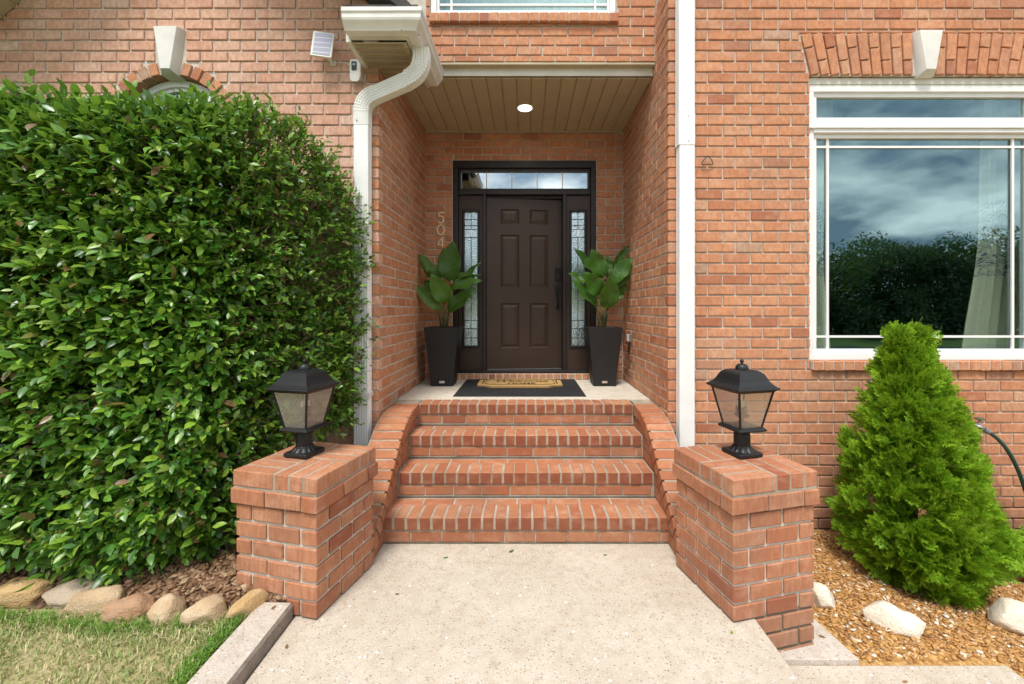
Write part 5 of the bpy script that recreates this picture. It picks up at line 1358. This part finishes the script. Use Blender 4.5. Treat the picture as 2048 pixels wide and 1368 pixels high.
# ---- arborvitae: flat fans of scale-like sprays
def fan_template(seed):
    rr = random.Random(seed); V = []; T = []
    def blade(p, d, l, w):
        n = len(V); s = np.array((-d[1], d[0], 0)) * w; p = np.array(p, float); d = np.array(d, float)
        zz = np.array((0, 0, rr.uniform(-.06, .06) * l))
        V.extend([p - s*.5, p + s*.5, p + d*l*.6 + s + zz, p + d*l*.6 - s + zz, p + d*l + zz*1.5]); T.extend([(n, n+1, n+2), (n, n+2, n+3), (n+3, n+2, n+4)])
    blade((0, 0, 0), (1, 0, 0), 1.0, .045)
    for k in range(5):
        f = .15 + .16 * k
        for s in (-1, 1):
            a = s * rr.uniform(.55, .85); l = (.55 - .28 * f) * rr.uniform(.8, 1.2); p = (f, 0, 0); d = (math.cos(a), math.sin(a), 0); blade(p, d, l, .038)
            for j in (.55,):
                for s2 in (-1, 1):
                    a2 = a + s2 * .6; blade((p[0] + d[0]*l*j, p[1] + d[1]*l*j, 0), (math.cos(a2), math.sin(a2), 0), l * .5, .034)
    return np.array(V), np.array(T)
FANS = [fan_template(i) for i in range(5)]
def conifer(cx, cy, zb, H_, radius, axis, nclump, label, group, seed, tips=((0, 0, 0),)):
    """tufts of flat sprays on the surface of a cone"""
    rr = random.Random(seed); root = empty('evergreen_shrub', (cx, cy, zb), label, 'shrub', group); Vs = []; Ts = []; nv = 0
    for i in range(nclump):
        f = rr.random() ** 1.15; a = rr.uniform(0, 2 * math.pi)
        if math.sin(a) > .35 and rr.random() < .7: a = -a
        r_ = radius(f) * (1 + .14 * mnoise.noise(Vector((math.cos(a) * 2.4, math.sin(a) * 2.4, f * 8 + seed))))
        inner = rr.random() < .42; r_ *= rr.uniform(.55, .8) if inner else rr.uniform(.86, 1.02)
        tip = tips[i % len(tips)]; k = max(0, f - .72) / .28
        p = Vector((cx + axis(f) + tip[0] * k + math.cos(a) * r_, min(3.40, cy + tip[1] * k + math.sin(a) * r_), zb + .03 + f * H_))
        main = Vector((math.cos(a), math.sin(a), .45 + .9 * f)).normalized(); cs = rr.uniform(.8, 1.25)
        for j in range(rr.randint(19, 27)):
            out = (main + Vector((rr.gauss(0, .42), rr.gauss(0, .42), rr.gauss(.05, .40)))).normalized()
            nn = Vector((rr.gauss(0, 1), rr.gauss(0, 1), rr.gauss(0, .5)))
            if nn.cross(out).length < .1: continue
            L = rr.uniform(.05, .10) * cs; ft_ = FANS[rr.randrange(5)]; Fm = frames(np.array([tuple(out)]), np.array([tuple(nn)]))[0]
            q = p + Vector((rr.gauss(0, .018), rr.gauss(0, .018), rr.gauss(0, .018)))
            V = (ft_[0] * L) @ Fm.T + np.array(tuple(q)) - np.array(tuple(main)) * .02; Vs.append(V); Ts.append(ft_[1] + nv); nv += len(V)
    tag(np_obj('foliage', np.concatenate(Vs), np.concatenate(Ts), M['cedar'], root), kind='stuff')
    obj('trunk', MB().tube([(cx + axis(0), cy, zb - .05), (cx + axis(.5), cy, zb + H_ * .5), (cx + axis(.9), cy, zb + H_ * .88)], [.045, .03, .008], 8), M['bark'], root, smooth=True)
    br = MB()
    for i in range(60):
        f = rr.uniform(.04, .85); a = rr.uniform(0, 6.283); r_ = radius(f) * .85; c0 = Vector((cx + axis(f), cy, zb + f * H_)); e_ = c0 + Vector((math.cos(a) * r_, min(3.38 - cy, math.sin(a) * r_), .12))
        br.tube([c0, (c0 + e_) / 2, e_], [.010, .006, .003], 5)
    tag(obj('branches', br, M['bark'], root), kind='stuff')
    return root
PROFILE = [(0, .27), (.056, .35), (.19, .465), (.32, .415), (.438, .355), (.63, .275), (.763, .195), (.90, .075), (1.0, .006)]
def rad1(f):
    for (a, ra), (b, rb) in zip(PROFILE, PROFILE[1:]):
        if a <= f <= b: return (ra + (rb - ra) * (f - a) / (b - a)) * .91
conifer(2.585, 2.92, -.26, 1.62, rad1, lambda f: .05 * max(0, 1 - f / .4), 690, 'bright green conical evergreen shrub in the mulch below the big window', 'evergreen shrubs', 3, ((-.075, 0, .0), (.07, .02, .0)))
conifer(3.83, 2.96, -.42, .78, lambda f: .33 * (1 - f) ** .6 + .03, lambda f: 0, 130, 'small green evergreen shrub cut by the right edge, beside the hose', 'evergreen shrubs', 8)

# ---- tap and hose
tap = empty('garden_tap', (3.545, YF, .63), 'grey garden tap with a green wheel on the brick wall', 'tap')
obj('body', MB().tube([(3.535, YF + .01, .645), (3.545, YF - .045, .645), (3.555, YF - .075, .638), (3.585, YF - .085, .615)], [.016, .015, .017, .016], 10), M['zinc'], tap, smooth=True)
obj('wheel', MB().lathe((3.575, YF - .055, .690), [(.004, 0), (.030, .002), (.034, .008), (.030, .014), (.004, .012)], 12), M['hose_tap'], tap)
obj('spindle', MB().tube([(3.557, YF - .065, .645), (3.575, YF - .055, .695)], .007, 8), M['zinc'], tap)
_fl = obj('wall_flange', MB().lathe((0, 0, 0), [(.028, 0), (.028, .006)], 14), M['zinc'], tap); _fl.data.transform(Matrix.Translation((3.535, YF - .002, .645)) @ Matrix.Rotation(R(90), 4, 'X'))
hp = []
for i in range(25):
    f = i / 24; q = Vector((3.585, YF - .085, .612)) * (1-f)**3 + Vector((3.74, YF - .16, .53)) * 3*f*(1-f)**2 + Vector((3.80, YF - .18, .20)) * 3*f*f*(1-f) + Vector((3.885, YF - .22, -.36)) * f**3; hp.append(q)
hs = empty('garden_hose', (3.885, YF - .22, -.40), 'dark green hose hanging from the tap down to the mulch', 'hose')
obj('hose_pipe', MB().tube(hp + [Vector((3.99, YF - .26, -.395)), Vector((4.2, YF - .28, -.42))], .0135, 10), M['hose'], hs, smooth=True)
obj('coupling', MB().tube([(3.578, YF - .083, .622), (3.606, YF - .092, .600)], .021, 10), M['zinc'], hs)

# ---- fallen leaves on the concrete
def fallen(x, y, z, s, rz, mat, label, grp):
    o = bpy.data.objects.new('fallen_leaf', None)
    vs = LEAF.copy() * s; vs[:, 2] = np.abs(vs[:, 2]) * .8 + .0015
    me = bpy.data.meshes.new('fallen_leaf'); me.from_pydata(vs.tolist(), [], LTRI.tolist()); me.shade_smooth(); me.materials.append(mat)
    bpy.data.objects.remove(o); o = bpy.data.objects.new('fallen_leaf', me); COL.objects.link(o); o.location = (x, y, z); o.rotation_euler = (0, 0, rz); return tag(o, label, 'leaf', grp)
GL = 'fallen leaves on the concrete'
for x, y, z, s, rz, m_, lab in ((-.52, 2.70, .001, .035, .3, 'hedge_leaf', 'green leaf lying near the left end of the bottom step'),
        (-.11, 2.76, .001, .045, .8, 'hedge_leaf', 'curled green leaf against the middle of the bottom step'),
        (.49, 2.73, .001, .030, .4, 'hedge_leaf', 'green leaf near the right end of the bottom step'),
        (-.72, 2.36, .001, .028, 0, 'dry_leaf', 'brown leaf on the pad beside the left pier'),
        (.99, 2.07, .001, .024, 1.2, 'hedge_leaf', 'small green leaf before the corner of the right pier'),
        (-1.10, 1.98, .001, .030, 2, 'dry_leaf', 'dry brown leaf on the pad beside the kerb'),
        (-1.26, 2.13, .078, .030, 1.3, 'dry_leaf', 'dry brown seed leaf on top of the kerb'),
        (1.80, 2.06, -.2215, .030, .2, 'dry_leaf', 'brown leaf on the lower walk before the mulch'),
        (1.60, 2.30, -.192, .035, 2.6, 'dry_leaf', 'dry curled leaf on the pier footing')):
    fallen(x, y, z, s, rz, M[m_], lab, GL)

# ------------------------------------------------------------------ across the road: what the panes mirror
def tree_mesh(seed, h, cr):
    rr = random.Random(seed); P = []; A = []; Nn = []; S = []
    blobs = [(rr.gauss(0, cr*.42), rr.gauss(0, cr*.42), rr.uniform(.12, .92) * h, rr.uniform(.32, .55) * cr) for _ in range(34)]
    for i in range(17000):
        bx, by, bz, br = rr.choice(blobs); v = Vector((rr.gauss(0, 1), rr.gauss(0, 1), rr.gauss(0, 1))).normalized() * br * rr.uniform(.6, 1.05)
        P.append((bx + v.x, by + v.y, bz + v.z * .8)); A.append((rr.gauss(0, 1), rr.gauss(0, 1), rr.gauss(-.3, .7))); Nn.append((v.x + rr.gauss(0, .4), v.y + rr.gauss(0, .4), abs(v.z) + .5)); S.append(rr.uniform(.2, .42))
    V, T, _ = leaves_mesh(np.array(P), np.array(A), np.array(Nn), np.array(S))
    tr = MB().tube([(0, 0, -.1), (.1, 0, h*.3), (0, .1, h*.6), (.1, 0, h*.85)], [.32, .24, .15, .05], 8)
    for i in range(7):
        b = blobs[i]; tr.tube([(.05, .05, h*.28), (b[0]*.5, b[1]*.5, (h*.3 + b[2])/2), b[:3]], [.14, .09, .03], 6)
    return V, T, tr
kinds = []
for kd in range(3):
    V, T, tr = tree_mesh(40 + kd, 9.0, 4.4); a = np_obj('crown', V, T, M['tree_leaf']); b = obj('trunk', tr, M['bark'], None, smooth=True); kinds.append((a.data, b.data))
    bpy.data.objects.remove(a); bpy.data.objects.remove(b)
spots = [(-22, -31, 1.0), (-13.5, -29, .9), (-6, -33, 1.0), (3, -30, .92), (11, -32, .95), (17.5, -30, .86), (22.5, -31.5, .92), (27, -30, .86), (31.5, -31.5, .9), (36, -30, .88), (41, -31, .95), (46, -30.5, .88), (51, -32, .95), (58, -31, 1.0)]
order_words = ['first', 'second', 'third', 'fourth', 'fifth', 'sixth', 'seventh', 'eighth', 'ninth', 'tenth', 'eleventh', 'twelfth', 'thirteenth', 'fourteenth']
for i, (x, y, s) in enumerate(spots):
    root = empty('broadleaf_tree', (x, y, -.69), order_words[i] + ' tree of the dark row across the road mirrored in the panes', 'tree', 'trees across the road', rz=i * 1.1); root.scale = (s, s, s)
    for nm, me in (('crown', kinds[i % 3][0]), ('trunk', kinds[i % 3][1])):
        o = bpy.data.objects.new(nm, me); COL.objects.link(o); o.parent = root
